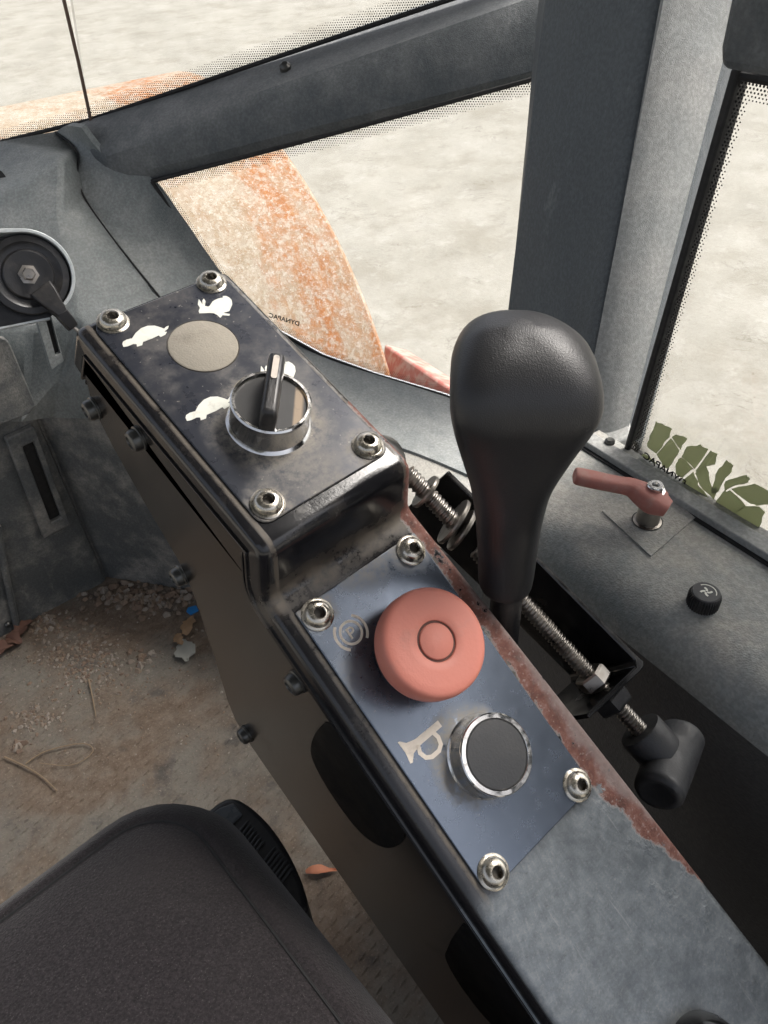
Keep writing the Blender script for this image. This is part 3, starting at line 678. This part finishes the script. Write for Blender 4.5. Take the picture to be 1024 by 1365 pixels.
# upper plate, lower plate
def rp(x0, x1, y0, y1, r): return [(x * mm, y * mm) for x, y in rrect(x0, x1, y0, y1, r)]
up_pl = obj('upper_plate', prism(rp(-30.5, 29.8, -57.5, 54, 5), .1 * mm, 1.0 * mm), 'plate_upper', con, frame=UW, bevel=.0004)
lo_pl = obj('lower_plate', prism([(x * mm, y * mm) for x, y in [(-30.5, 61), (30, 61), (30, -59), (28.5, -60.5), (-27, -60.5), (-30.5, -57)]], .1 * mm, 1.2 * mm), 'plate_lower', con, frame=KW, bevel=.0004)
# dome-head socket screws
def screw():
    o = obj('plate_screw', lathe(S([(6.3, 1.0), (6.3, 1.5), (5.7, 1.9), (5.3, 2.0), (5.2, 2.6), (4.9, 3.6), (4.2, 4.4), (3.2, 4.9), (2.4, 5.0), (2.1, 4.7), (2.1, 2)]), 32), 'screw_steel', con, frame=KW)
    hexa = [(2.45 * mm * math.cos(i * math.pi / 3), 2.45 * mm * math.sin(i * math.pi / 3)) for i in range(6)]
    hv = prism(hexa, 2.2 * mm, 5.0 * mm); c = obj('socket', (hv[0], [hv[1][0]] + hv[1][2:]), 'socket', None, frame=KW, flat=True)
    c.parent = o; c.matrix_local = I4; return o
ps = screw()
TU = KW.inverted() @ UW
spots = [(Matrix.Translation((x * mm, y * mm, .2 * mm))) for x, y in ((-23.8, 55.8), (23.8, 55.8), (24.2, -55.8), (-24.2, -55.8))] + [TU @ Matrix.Translation((x * mm, y * mm, 0)) for x, y in ((-22.8, 51), (22.8, 51), (23.3, -51), (-23.5, -51))]
for i, T in enumerate(spots):
    T = T @ Matrix.Rotation(R_(random.uniform(0, 60)), 4, 'Z') @ Matrix.Rotation(R_(random.uniform(-3, 3)), 4, 'X')
    if i == 0: ps.matrix_local = T
    else: dup(ps, con, T)

# printed symbols
TUR = [(-25.8, 39.2), (-26.2, 37.7), (-24.7, 37.2), (-22.3, 37.2), (-21.3, 36.5), (-21.9, 35.3), (-19.8, 35.0), (-18.6, 36.3), (-14.8, 36.1), (-11.7, 36.3), (-11.6, 35.2), (-9.4, 35.3), (-8.0, 36.3), (-8.8, 37.0), (-6.7, 37.6), (-5.6, 38.8), (-6.6, 38.9), (-8.0, 38.3), (-8.7, 39.5), (-10.2, 41.5), (-12.6, 42.8), (-15.4, 42.9), (-18.6, 41.7), (-21.2, 39.9), (-23.2, 40.4), (-25.0, 40.1)]
HAR = [(12.1, 44.7), (10.9, 43.2), (10.6, 41.2), (9.1, 39.9), (8.6, 38.7), (10.2, 37.8), (12.2, 36.9), (13.6, 35.9), (14.2, 34.5), (14.4, 32.4), (16.0, 33.2), (18.2, 31.6), (19.0, 32.3), (17.4, 33.7), (17.2, 34.1), (19.7, 33.8), (21.4, 35.1), (23.0, 36.4), (24.3, 38.6), (24.3, 40.4), (23.7, 41.9), (22.4, 42.4), (22.1, 41.6), (20.0, 42.1), (17.2, 41.9), (14.7, 40.3), (13.8, 40.1), (12.9, 41.1), (14.7, 43.3), (14.9, 44.9), (13.7, 44.2), (12.5, 42.3), (12.9, 44.3), (13.0, 45.7)]
for nm, L in (('turtle_symbol', TUR), ('hare_symbol', HAR)):
    for dy in (0, -43):
        obj(nm, prism([(x * mm, (y + dy) * mm) for x, y in L], 1.0 * mm, 1.1 * mm), 'print_white', con, frame=UW, flat=True)
def band(pts, w, z0=1.2, z1=1.3):
    L, Rr = [], []
    for i, p in enumerate(pts):
        a, b = pts[max(i - 1, 0)], pts[min(i + 1, len(pts) - 1)]; d = Vector((b[0] - a[0], b[1] - a[1])).normalized()
        L.append((p[0] - d.y * w / 2, p[1] + d.x * w / 2)); Rr.append((p[0] + d.y * w / 2, p[1] - d.x * w / 2))
    V, F = [], []; n = len(pts)
    for z in (z0, z1): V += [(*p, z) for p in L] + [(*p, z) for p in Rr]
    for i in range(n - 1): F += [(2 * n + i, 2 * n + i + 1, 3 * n + i + 1, 3 * n + i), (i, i + 1, 2 * n + i + 1, 2 * n + i), (n + i, n + i + 1, 3 * n + i + 1, 3 * n + i)]
    return S(V), F
PX, PY = -16.9, 43.2
pk = obj('parking_symbol', join(band(arc(PX, PY, 4.3, 0, 360, 33), 1.0), band(arc(PX, PY, 6.5, -52, 52, 16), 1.1), band(arc(PX, PY, 6.5, 128, 232, 16), 1.1),
    band([(PX - .9, PY - 2.2), (PX - .9, PY + 2.2)], .85), band([(PX - .9, PY + 1.85), (PX + .5, PY + 1.85), (PX + 1.2, PY + 1.4), (PX + 1.4, PY + .8), (PX + 1.2, PY + .2), (PX + .5, PY - .2), (PX - .6, PY - .25)], .75)), 'print_tan', con, frame=KW, flat=True)
hv = prism([(x, y) for x, y in [(-26.2, 1.2), (-25.4, 1.0), (-23.6, -1.0), (-20, -2.0), (-8.3, -2.2), (-8.3, -4.9), (-20, -4.9), (-23.6, -5.6), (-25.8, -7.9), (-26.8, -7.6), (-26.0, -3.4)]], 1.2, 1.3)
obj('horn_symbol', join((S(hv[0]), hv[1]), band([(-20.4, -4.4), (-21.4, -7), (-20.6, -9.6), (-18.4, -10.9), (-14.8, -10.9), (-12.8, -9.6), (-12.0, -7), (-12.6, -4.6)], 1.7)), 'print_tan', con, frame=KW, flat=True)

# blank disc, selector switch
bd_ = obj('blank_disc', lathe(S([(13.6, 1.0), (13.6, 1.15), (13.0, 1.5), (0, 1.55)]), 48), 'beige_dust', con, frame=UW @ Matrix.Translation((0, .023, 0)))
obj('blank_disc_rim', lathe(S([(14.1, 1.0), (13.9, 1.3), (13.55, 1.0)]), 48), 'socket', bd_, frame=UW @ Matrix.Translation((0, .023, 0)))
sw = obj('selector_switch', lathe(S([(16.2, 1.0), (15.8, 1.4), (15.0, 2.0), (14.7, 4), (14.6, 10), (14.9, 11.2), (14.9, 12.3), (14.3, 12.9), (13.4, 12.9), (13.0, 12.2), (12.9, 11.4)]), 64), 'chrome', con, frame=UW @ Matrix.Translation((-.0009, -.0215, 0)))
SWT = UW @ Matrix.Translation((-.0009, -.0215, 0))
def discmat():
    g = G('switch_disc'); x, y, z = g.sep(); 
    c = g.mix(g.noise(200), (.008, .008, .008), (.016, .015, .014))
    u = g.math('SUBTRACT', g.math('MULTIPLY', g.math('SUBTRACT', x, -.0009), .74), g.math('MULTIPLY', g.math('SUBTRACT', y, .1216), .67))
    d = g.math('MULTIPLY', g.math('MULTIPLY', g.step(u, .0032, .0042), g.step(u, .0075, .006)), g.step(g.noise(160, 5), .3, .5))
    M['switch_disc'] = g.out(g.mix(g.math('MULTIPLY', d, .85), c, (.30, .22, .14)), .5)
discmat()
obj('switch_face', lathe(S([(13.0, 11.6), (0, 11.7)]), 48), 'switch_disc', sw, frame=SWT)
hd = R_(47)
HT = SWT @ Matrix.Rotation(hd, 4, 'Z')
hsec = [[(-14.2, -3.1, 11.5), (13.4, -3.1, 11.5), (13.4, 3.1, 11.5), (-14.2, 3.1, 11.5)], [(-14.0, -3.1, 20.0), (13.6, -3.0, 21.0), (13.6, 3.0, 21.0), (-14.0, 3.1, 20.0)], [(-13.0, -2.4, 22.5), (13.2, -2.5, 24.5), (13.2, 2.5, 24.5), (-13.0, 2.4, 22.5)]]
hn = obj('switch_handle', loft([S(r) for r in hsec]), 'black_plastic', sw, frame=HT, bevel=.0012, seg=3)
obj('pointer_mark', xf(prism(rp(1.0, 11.5, -1.1, 1.1, 1.0), 0, .35 * mm), Matrix.Translation((0, 0, 23.55 * mm)) @ Matrix.Rotation(R_(-4.4), 4, 'Y')), 'print_tan', sw, frame=HT)

# parking-brake mushroom button
ET = KW @ Matrix.Translation((.0002, .0234, 0))
es = obj('stop_button', lathe(S([(11.5, 9), (19.2, 10.5), (20.2, 11.5), (20.5, 13.0), (20.5, 18.0), (20.2, 19.8), (19.5, 20.9), (18.4, 21.5), (16, 21.7), (11, 21.85), (7.9, 21.9), (7.6, 21.6), (7.5, 21.0), (6.7, 21.0), (6.6, 21.7), (6.3, 21.95), (0, 22.0)]), 96), 'estop_red', con, frame=ET, ang=50)
obj('button_groove', lathe(S([(7.75, 21.72), (7.5, 21.12), (6.7, 21.12), (6.5, 21.8)]), 48), 'groove', es, frame=ET)
obj('button_stem', lathe(S([(16.5, 1.2), (16.5, 3), (15, 4), (12, 4.2), (12, 9.5)]), 40), 'black_plastic', es, frame=ET)
# horn push button
NT = KW @ Matrix.Translation((-.0006, -.0235, 0))
hb_ = obj('horn_button', lathe(S([(15.9, 1.1), (15.7, 1.5), (15.2, 2.0), (14.9, 3), (14.8, 9.3), (14.9, 9.6), (14.8, 10.6), (14.4, 11.0), (12.9, 11.0), (12.6, 10.6), (12.5, 9.8)]), 64), 'chrome', con, frame=NT, ang=30)
obj('button_cap', lathe(S([(12.55, 9.6), (12.45, 10.5), (12.1, 10.8), (8, 11.05), (0, 11.15)]), 48), 'cap_black', hb_, frame=NT)
obj('rubber_cap', lathe(S([(15, 0), (15, 4), (14, 8), (11.5, 11.5), (7, 13.6), (0, 14.2)]), 40), 'black_gloss', con, frame=KW @ Matrix.Translation((.002, -.1570, 0)))

# pivot with threaded pin on the console's far right side
obj('pivot_boss', xf(lathe(S([(0, 0), (13, 0), (14, 1.5), (14, 9), (13, 10.5), (5.2, 10.5), (5, 4), (0, 4)]), 40), Matrix.Translation((.043, .092, -.012)) @ Matrix.Rotation(R_(-35), 4, 'X') @ Matrix.Rotation(R_(-55), 4, 'Y')), 'steel_dark', con, frame=KW)
def thread(p, q, r, pitch, depth, n=14):
    """bar with a real helical thread"""
    p, q = Vector(p), Vector(q); L = (q - p).length; T = axes(p, q - p); k = int(L / pitch * 6); rings = []
    for i in range(k + 1):
        z = L * i / k; ring = []
        for j in range(n):
            ph = (z / pitch - j / n) % 1; h = 1 - abs(2 * ph - 1)
            ring.append(T @ Vector(((r - depth + depth * h) * math.cos(2 * math.pi * j / n), (r - depth + depth * h) * math.sin(2 * math.pi * j / n), z)))
        rings.append(ring)
    return loft(rings)
# ------------------------------------------------------------------ clamp bracket with threaded rod
cb = thing('clamp_bracket', 'black steel clamp bracket with threaded rod beside the rusty console edge', 'bracket', KW @ Matrix.Translation((.09, 0, -.02)))
def kp(x, y, z): return (x * mm, y * mm, z * mm)
A, B, D = (79.5, 24, -9), (95.5, -44, -9), (53, -44.5, -9)
bk = [A, (92.5, -40, -9), (93.6, -43, -9), (92, -45, -9), (89, -45.4, -9), D, (53, -42.3, -9), (88, -42.5, -9), (89.8, -40, -9), (77.2, 24, -9)]
far = [(66, 75, -9), (68.3, 75.5, -9)]
bk = [(68.3, 75.5)] + [(a[0], a[1]) for a in bk] + [(66, 75)]
obj('channel', prism([(x * mm, y * mm) for x, y in bk], -.06, -.009), 'black_gloss', cb, frame=KW, bevel=.0006)
rodp, rodq = kp(62.5, 40, -20), kp(78.5, -72, -20)
obj('threaded_rod', thread(rodp, rodq, 4.1 * mm, 1.9 * mm, 1.0 * mm), 'steel', cb, frame=KW, ang=60)
obj('clamp_nut', xf(lathe(S([(4, 0), (6.9, 0), (7.6, 1), (7.6, 6), (6.9, 7), (4, 8)]), 6), axes(Vector(kp(73.4, -36.2, -20)), Vector(rodq) - Vector(rodp)) @ Matrix.Translation((0, 0, -.003))), 'steel', cb, frame=KW, ang=20)
obj('clamp_nut', xf(lathe(S([(4, 0), (8.4, 0), (9, 1), (9, 6), (8.4, 7), (4, 7)]), 6, .4), axes(Vector(kp(74.6, -45.5, -20)), Vector(rodq) - Vector(rodp))), 'black_plastic', cb, frame=KW, ang=20)
pin = [kp(50, 80, -4), kp(57, 60, -8)]
obj('pin_thread', thread(kp(48, 84, -6), kp(56.5, 55, -12), 4.2 * mm, 2.2 * mm, 1.1 * mm), 'steel', cb, frame=KW, ang=60)
ax_ = Vector(kp(56.5, 55, -12)) - Vector(kp(48, 84, -6))
for t, r in ((.35, 8), (.95, 11), (1.12, 10)):
    obj('washer', xf(lathe(S([(4, 0), (r, 0), (r + .4, .8), (r, 1.8), (4, 1.8)]), 32), axes(Vector(kp(48, 84, -6)) + ax_ * t, ax_ + Vector((.004, 0, .006 * t)))), 'steel', cb, frame=KW)
# wing grip on the rod's end
GT = KW @ axes(Vector(rodq), Vector(rodq) - Vector(rodp), (-.95, -.13, .25))
gk = obj('wing_grip', lathe(S([(4, -5), (10, -5), (10.4, -4), (10.4, 7), (10, 9), (8, 10), (0, 10)]), 32), 'cap_black', cb, frame=GT)
ws = []
for i in range(21):
    u = -1 + 2 * i / 20; x = 19 * u; a = 11.5 * (1 - .12 * u * u) ; b = 9.2 * (1 + .25 * u * u); k_ = math.sqrt(max(0, 1 - (max(abs(u) - .86, 0) / .14) ** 2)) * .18 + .82
    ws.append([(x * mm, b * k_ * math.cos(th) * mm, (15 + a * k_ * math.sin(th)) * mm) for th in [2 * math.pi * j / 24 for j in range(24)]])
V_, F_ = loft(ws, cap=False)
n_ = len(V_); c0_, c1_ = n_, n_ + 1
inr0 = [(-19 * mm, y * .8, 15 * mm + (z - 15 * mm) * .8) for x, y, z in ws[0]]; inr1 = [(19 * mm, y * .8, 15 * mm + (z - 15 * mm) * .8) for x, y, z in ws[-1]]
V_ = list(V_) + inr0 + inr1 + [(-13 * mm, 0, 15 * mm), (13 * mm, 0, 15 * mm)]
for j in range(24):
    k = (j + 1) % 24; F_ += [(j, k, n_ + k, n_ + j), (n_ + j, n_ + k, n_ + 48), (480 + j, 480 + k, n_ + 24 + k, n_ + 24 + j), (n_ + 24 + j, n_ + 24 + k, n_ + 49)]
obj('grip_wing', (V_, F_), 'cap_black', gk, frame=GT, ang=50)

# ------------------------------------------------------------------ travel lever
LB = pt(675, 800, .32)
rx = Vector((RM[0][0], RM[1][0], 0)).normalized(); LW = axes(LB, UP, rx)
lv = thing('travel_lever', 'black vinyl drive lever with a bulbous grip beside the console', 'lever', LW)
#        h, half width, half depth, x shift, y shift, power
gr = [(.008, .0080, .0080, -.0008, 0, 2), (.0095, .0102, .0102, -.0008, 0, 2), (.014, .0110, .0110, -.0010, 0, 2), (.025, .0114, .0114, -.0011, 0, 2.1), (.037, .0119, .0118, -.0014, 0, 2.2), (.05, .0128, .0120, -.0016, 0, 2.3), (.065, .0148, .0142, -.0019, -.0005, 2.4), (.08, .0186, .0172, -.0016, -.001, 2.6), (.093, .0220, .0198, -.0010, -.001, 2.9), (.103, .0236, .0210, -.0008, -.001, 3.2), (.1100, .0236, .0210, -.0008, -.0005, 3.4), (.1158, .0220, .0197, -.0010, 0, 3.2), (.1205, .0182, .0164, -.0014, .0005, 2.8), (.1240, .0120, .0110, -.0018, .001, 2.4), (.1255, .0040, .0040, -.0020, .001, 2)]
gs = spline([Vector((h, a, b)) for h, a, b, *_ in gr], 60); g2 = spline([Vector((x, y, p)) for *_, x, y, p in gr], 60)
rings = []
for (h, a, b), (sx, sy, pw) in zip(gs, g2):
    ring = []
    for j in range(48):
        th = 2 * math.pi * j / 48; c, s = math.cos(th), math.sin(th)
        x = math.copysign(abs(c) ** (2 / pw), c) * a; y = math.copysign(abs(s) ** (2 / pw), s) * b
        k = 1 + .06 * math.cos(3 * th + 1.2) * max(0, min(1, (h - .06) / .03))      # softly three-sided head
        q_ = max(0, min(1, (h - .085) / .03)); q_ = q_ * q_ * (3 - 2 * q_); tilt = q_ * (.32 * y * (1 if y < 0 else .25) - .05 * x)
        ring.append((sx + x * k, sy + y * k, h + tilt))
    rings.append(ring)
obj('grip', loft(rings), 'grip_vinyl', lv, frame=LW, ang=70)
obj('stalk', lathe([(.0066, -.16), (.0066, .014)], 24), 'black_plastic', lv, frame=LW)
obj('collar', lathe([(.013, -.16), (.013, -.15), (.009, -.147)], 24), 'steel_dark', lv, frame=LW)

# ------------------------------------------------------------------ red handle on the ledge
hb = onz(863, 694, .4165)
rh = thing('red_handle', 'faded red metal handle on a round post on the dusty ledge', 'handle', hb)
HB = Matrix.Translation(hb)
obj('post', lathe(S([(8.0, 0), (8.0, .3), (6.6, .6), (6.4, 12), (6.4, 14)]), 28), 'steel', rh, frame=HB)
obj('hole', lathe(S([(8.6, .25), (0, .3)]), 28), 'seal_black', rh, frame=HB)
tipd = onz(766, 634, .446) - hb; mid_ = onz(842, 650, .4385) - hb; nd = onz(873, 668, .4345) - hb
pathp = [(nd + (nd - mid_).normalized() * .008), nd, nd * .55 + mid_ * .45, mid_, mid_ * .75 + tipd * .25, mid_ * .3 + tipd * .7, tipd * .97 + mid_ * .03, tipd]
wid = [(.005, .004), (.0085, .0060), (.0075, .0056), (.0054, .0046), (.0050, .0040), (.0054, .0040), (.0050, .0038), (.003, .0022)]
sp = spline(pathp, 36); sw_ = spline([Vector((a, b, 0)) for a, b in wid], 36); rings = []
for i, p in enumerate(sp):
    t = (sp[min(i + 1, 35)] - sp[max(i - 1, 0)]).normalized(); sdv = t.cross(UP).normalized(); u = sdv.cross(t)
    ring = []
    for j in range(16):
        th = 2 * math.pi * j / 16; c, s = math.cos(th), math.sin(th)
        ring.append(p + sdv * math.copysign(abs(c) ** .7, c) * sw_[i].x + u * math.copysign(abs(s) ** .7, s) * sw_[i].y)
    rings.append(ring)
obj('arm', loft(rings), 'lever_red', rh, frame=HB, ang=60)
obj('hub', lathe(S([(7.4, 12), (8.0, 13), (8.0, 20), (7.4, 21), (6, 21.2), (0, 21.2)]), 28), 'lever_red', rh, frame=HB)
obj('nut', lathe(S([(5.6, 21), (5.9, 21.6), (5.9, 23), (4.6, 23.2), (4.6, 26.2), (4.1, 26.8), (2.2, 26.8), (2.0, 25.4), (0, 25.4)]), 12), 'chrome', rh, frame=HB, ang=25)

# ------------------------------------------------------------------ fan knob
fk = onz(936, 806, .4155)
FT = axes(fk, UP, FW * -1)
fn = thing('fan_knob', 'small ribbed black rotary knob with a white fan symbol', 'knob', FT)
rings = []
for r, z in ((6.8, 0), (7.6, .6), (7.7, 7), (7.0, 9.2)):
    rings.append([(r * mm * (1 + (.05 if j % 2 else -.03) * (1 if 0 < z < 9 else 0)) * math.cos(2 * math.pi * j / 72), r * mm * (1 + (.05 if j % 2 else -.03) * (1 if 0 < z < 9 else 0)) * math.sin(2 * math.pi * j / 72), z * mm) for j in range(72)])
kb_ = obj('knob_body', loft(rings), 'black_plastic', fn, frame=FT, ang=20)
obj('knob_face', lathe(S([(6.9, 9.1), (6.5, 9.6), (0, 9.7)]), 36), 'cap_black', kb_, frame=FT)
bl_ = []
for k in range(4):
    a0 = k * 90
    bl_.append(band([(2.9 * q / 6 * math.cos(R_(a0 + 55 * q / 6)), 2.9 * q / 6 * math.sin(R_(a0 + 55 * q / 6))) for q in range(1, 7)], 1.0, 9.7, 9.78))
obj('fan_symbol', join(*bl_, band(arc(0, 0, 4.9, 20, 160, 12), .5, 9.7, 9.78)), 'print_white', fn, frame=FT, flat=True)

# ------------------------------------------------------------------ round dial and bracket at the left
dc_ = pt(38, 366, .60); dn = (CAM - dc_).normalized(); dn = (dn + Vector((.05, -.25, .25))).normalized()
DT = axes(dc_, dn, Vector((RM[0][0], RM[1][0], RM[2][0])))
dl = thing('control_dial', 'round black pulley dial in a grey bracket at the left edge', 'dial', DT)
obj('disc', lathe(S([(30, -10), (30.5, -9), (30.5, -2), (29.6, -.5), (25, 0), (23, -1.2), (19.5, -1.4), (18.8, .6), (17.6, 1.6), (14, 1.2), (9, .4), (8, .6), (0, .6)]), 64), 'black_plastic', dl, frame=DT)
obj('bolt', lathe(S([(7.8, .5), (7.8, 1.2), (6.6, 1.4), (5.0, 1.5), (5.0, 5), (4.2, 5.8), (0, 5.9)]), 6), 'steel', dl, frame=DT, ang=20)
pb = arc(0, 0, 34, -42, 96, 24)
bp = [(x * mm, y * mm) for x, y in pb] + [(-30 * mm, 31 * mm), (-90 * mm, 29 * mm), (-260 * mm, 28 * mm), (-260 * mm, 24.5 * mm), (-90 * mm, 25.5 * mm), (-30 * mm, 27.5 * mm)] + [(x * mm, y * mm) for x, y in arc(0, 0, 31.2, 96, -42, 24)]
obj('bracket_flange', prism(bp, -14 * mm, 3 * mm), 'bracket_grey', dl, frame=DT, bevel=.0005)
obj('back_plate', prism([(x * mm, y * mm) for x, y in [(-260, 27), (-30, 29)] + arc(0, 0, 33, 95, -60, 24) + [(12, -33), (-30, -42), (-260, -44)]], -16 * mm, -13.5 * mm), 'black_plastic', dl, frame=DT)
obj('plate_edge', band([(-200, -52), (-32, -43.5), (14, -32)], 1.6, -16, -6), 'bracket_grey', dl, frame=DT)
obj('screw', xf(lathe(S([(5.4, 0), (5.4, 2), (3.5, 4), (0, 4.4)]), 24), Matrix.Translation((-33 * mm, -27 * mm, -13.5 * mm))), 'steel', dl, frame=DT)
an = R_(-52); AT = DT @ Matrix.Rotation(an, 4, 'Z')
obj('pointer_arm', loft([S([(x, -w, z0), (x, w, z0), (x, w * .8, z1), (x, -w * .8, z1)]) for x, w, z0, z1 in ((12, 11, -1, 3), (18, 10.5, -2, 6), (28, 7.5, -3, 8), (37, 5.2, -3, 7.5))]), 'black_plastic', dl, frame=AT, bevel=.0008)
obj('arm_tip', loft([S([(x, -w, z0), (x, w, z0), (x, w * .85, z1), (x, -w * .85, z1)]) for x, w, z0, z1 in ((36, 5.6, -3.5, 7.9), (46, 5.2, -3.5, 6), (50, 4.6, -3, 4.5))]), 'black_plastic', dl, frame=AT, bevel=.0008)
obj('control_rod', tube([AT @ Vector((.049, 0, .001)), AT @ Vector((.075, .004, .0)), AT @ Vector((.12, .012, -.004))], .0014, 10), 'steel', dl)

# ------------------------------------------------------------------ seat
SX, SY, SZ = .051, .223, .402
se = thing('operator_seat', 'dark grey fabric seat cushion in the lower left corner', 'seat', Vector((-.2, -.05, .25)))
rings = []
def seat_ring(i, z): return [(x, y, z) for x, y in rrect(-.45 + i, SX - i, -.35 + i, SY - i, max(.046 - i * .9, .010), 9)]
for i, z in ((.012, SZ - .14), (.004, SZ - .12), (0, SZ - .09), (0, SZ - .04), (.002, SZ - .022), (.007, SZ - .010), (.013, SZ - .0035), (.0165, SZ - .0018), (.0185, SZ - .0030), (.0205, SZ - .0022), (.026, SZ + .0005), (.04, SZ + .0035), (.07, SZ + .006), (.12, SZ + .007), (.2, SZ + .007)): rings.append(seat_ring(i, z))
cu_ = obj('cushion', loft(rings), 'seat_fabric', se, ang=60)
obj('seam', tube([(x, y, z) for x, y, z in seat_ring(.0185, SZ - .0028)]+ [seat_ring(.0185, SZ - .0028)[0]], .0007, 6), 'seal_black', cu_)
obj('seat_base', box(-.38, -.02, -.3, .12, .03, SZ - .13), 'black_plastic', se, bevel=.01)
# ribbed adjuster wheel on the seat's side
ah = thing('seat_adjuster', 'ribbed black plastic adjuster handle on the side of the seat', 'handle', Vector((.05, .15, .33)))
az0, az1 = .335, .372
outl = [(.030, .202), (.050, .2025), (.0570, .1995), (.0605, .191), (.0620, .178), (.0610, .162), (.0575, .146), (.0535, .1365), (.049, .1330), (.030, .133)]
ol = [(p.x, p.y) for p in spline([(*p, 0) for p in outl], 50)]
obj('handle_body', prism(ol, az0, az1), 'black_plastic', ah, bevel=.004, seg=3, ang=50)
for y0 in (.1840, .1650):
    for k in range(7):
        y = y0 - k * .0022; xo = .0562 if y0 > .18 else .0582
        obj('rib', tube([(.040, y - .004, az1 + .0004), (xo - .002, y, az1 + .0004), (xo - .0005, y + .0002, az1 - .0005)], .00062, 6), 'cap_black', ah)
obj('glossy_cap', prism([(.040, .187), (.0555, .1885), (.0555, .1965), (.049, .1990), (.040, .1990)], az1 - .0005, az1 + .0012), 'sky_sheen_grey', ah, bevel=.001)

# ------------------------------------------------------------------ litter on the floor
def leaf(name, x, y, ln, wd_, rot, mat, label, curl=.3, group=None):
    p = onz(x, y, .004); n = 9; V, F = [], []
    for i in range(n):
        t = i / (n - 1); w = wd_ * math.sin(math.pi * min(1, t * .92 + .05)) ** .8 * random.uniform(.55, 1.2)
        for s_ in (-1, -.5, 0, .5, 1): V.append(((t - .5) * ln + random.uniform(-.06, .06) * ln * abs(s_), s_ * w / 2 + random.uniform(-.05, .05) * wd_, curl * abs(s_) * w * .5 + .002 * math.sin(t * 5 + s_) + .0015))
    F = [(i * 5 + j, i * 5 + j + 1, i * 5 + j + 6, i * 5 + j + 5) for i in range(n - 1) for j in range(4)]
    k = len(V); V += [(a, b, c - .0008) for a, b, c in V]; F += [tuple(q + k for q in reversed(f)) for f in F]
    return obj(name, (V, F), mat, frame=Matrix.Translation(p) @ Matrix.Rotation(R_(rot), 4, 'Z'), label=label, cat='leaf', group=group)
leaf('dry_leaf', 252, 834, .030, .018, 40, 'leaf_brown', 'curled tan dry leaf just below the blue chip')
leaf('dry_leaf', 238, 853, .020, .014, 80, 'leaf_brown', 'small crumpled tan leaf between the curled leaf and the pale leaf')
leaf('pale_leaf', 247, 867, .036, .024, 65, 'leaf_pale', 'flat pale grey leaf on the dirty floor near the console', .05)
leaf('orange_leaf', 429, 1161, .030, .010, -40, 'leaf_orange', 'bright orange leaf scrap on the floor beside the console', .4)
leaf('reddish_leaf', 32, 838, .028, .020, 30, 'leaf_red', 'crumpled reddish leaf, topmost of three at the left wall', .5)
leaf('reddish_leaf', 18, 854, .026, .020, 110, 'leaf_red', 'crumpled reddish leaf, middle one of three at the left wall', .5)
leaf('reddish_leaf', 6, 866, .026, .018, 160, 'leaf_red', 'crumpled reddish leaf, lowest of three at the left wall', .5)
obj('blue_chip', prism([(-.006, -.005), (.005, -.006), (.007, .003), (-.002, .007), (-.007, .003)], 0, .002), 'chip_blue', frame=Matrix.Translation(onz(257, 814, .002)), label='small bright blue plastic chip on the floor by the console', cat='chip')
def twig(path, r, label): obj('twig', tube(spline([onz(x, y, .004) for x, y in path], 18), [r * (1 - .5 * i / 17) for i in range(18)], 6), 'twig', label=label, cat='twig', group='twigs on the floor', origin=onz(*path[0], .004))
twig([(6, 1009), (38, 1024), (58, 1037), (76, 1054)], .0011, 'straight dry twig nearest the lower left of the floor')
twig([(34, 1018), (62, 1001), (110, 991), (124, 1002), (96, 1020), (52, 1017)], .0007, 'bent looping dry twig on the dirty floor')
twig([(118, 906), (123, 928), (128, 955)], .0009, 'short thin twig lying on the gravel patch')
def pebbles(name, centres, label):
    V, F = [], []
    for (x, y, sx, sy, n, smin, smax) in centres:
        for _ in range(n):
            p = onz(x + random.gauss(0, sx), y + random.gauss(0, sy), 0); s = random.uniform(smin, smax) * random.uniform(.6, 1); k = len(V)
            ang = random.uniform(0, 6.28); e = random.uniform(.6, 1)
            for (a, b, c) in ((1, 0, .2), (.3, .9, .15), (-.8, .6, .25), (-.9, -.4, .1), (.1, -1, .2), (.5, .2, 1), (-.4, -.1, .85)):
                a *= s * random.uniform(.8, 1.2); b *= s * e; V.append((p.x + a * math.cos(ang) - b * math.sin(ang), p.y + a * math.sin(ang) + b * math.cos(ang), c * s * .8))
            F += [(k, k + 1, k + 5), (k + 1, k + 2, k + 6, k + 5), (k + 2, k + 3, k + 6), (k + 3, k + 4, k + 6), (k + 4, k, k + 5, k + 6)]
    obj(name, (V, F), 'stone', kind='stuff', label=label, cat='gravel', flat=True, origin=onz(centres[0][0], centres[0][1], 0))
pebbles('gravel', [(190, 797, 36, 8, 190, .003, .009), (110, 880, 30, 24, 420, .0012, .0042), (60, 830, 26, 10, 110, .002, .006), (190, 880, 8, 8, 16, .004, .008), (45, 960, 18, 10, 90, .0015, .004), (150, 900, 90, 60, 520, .0008, .0026), (28, 995, 8, 5, 12, .004, .010), (300, 1100, 120, 120, 250, .0004, .0012)], 'loose gravel and grit scattered on the dirty cab floor')
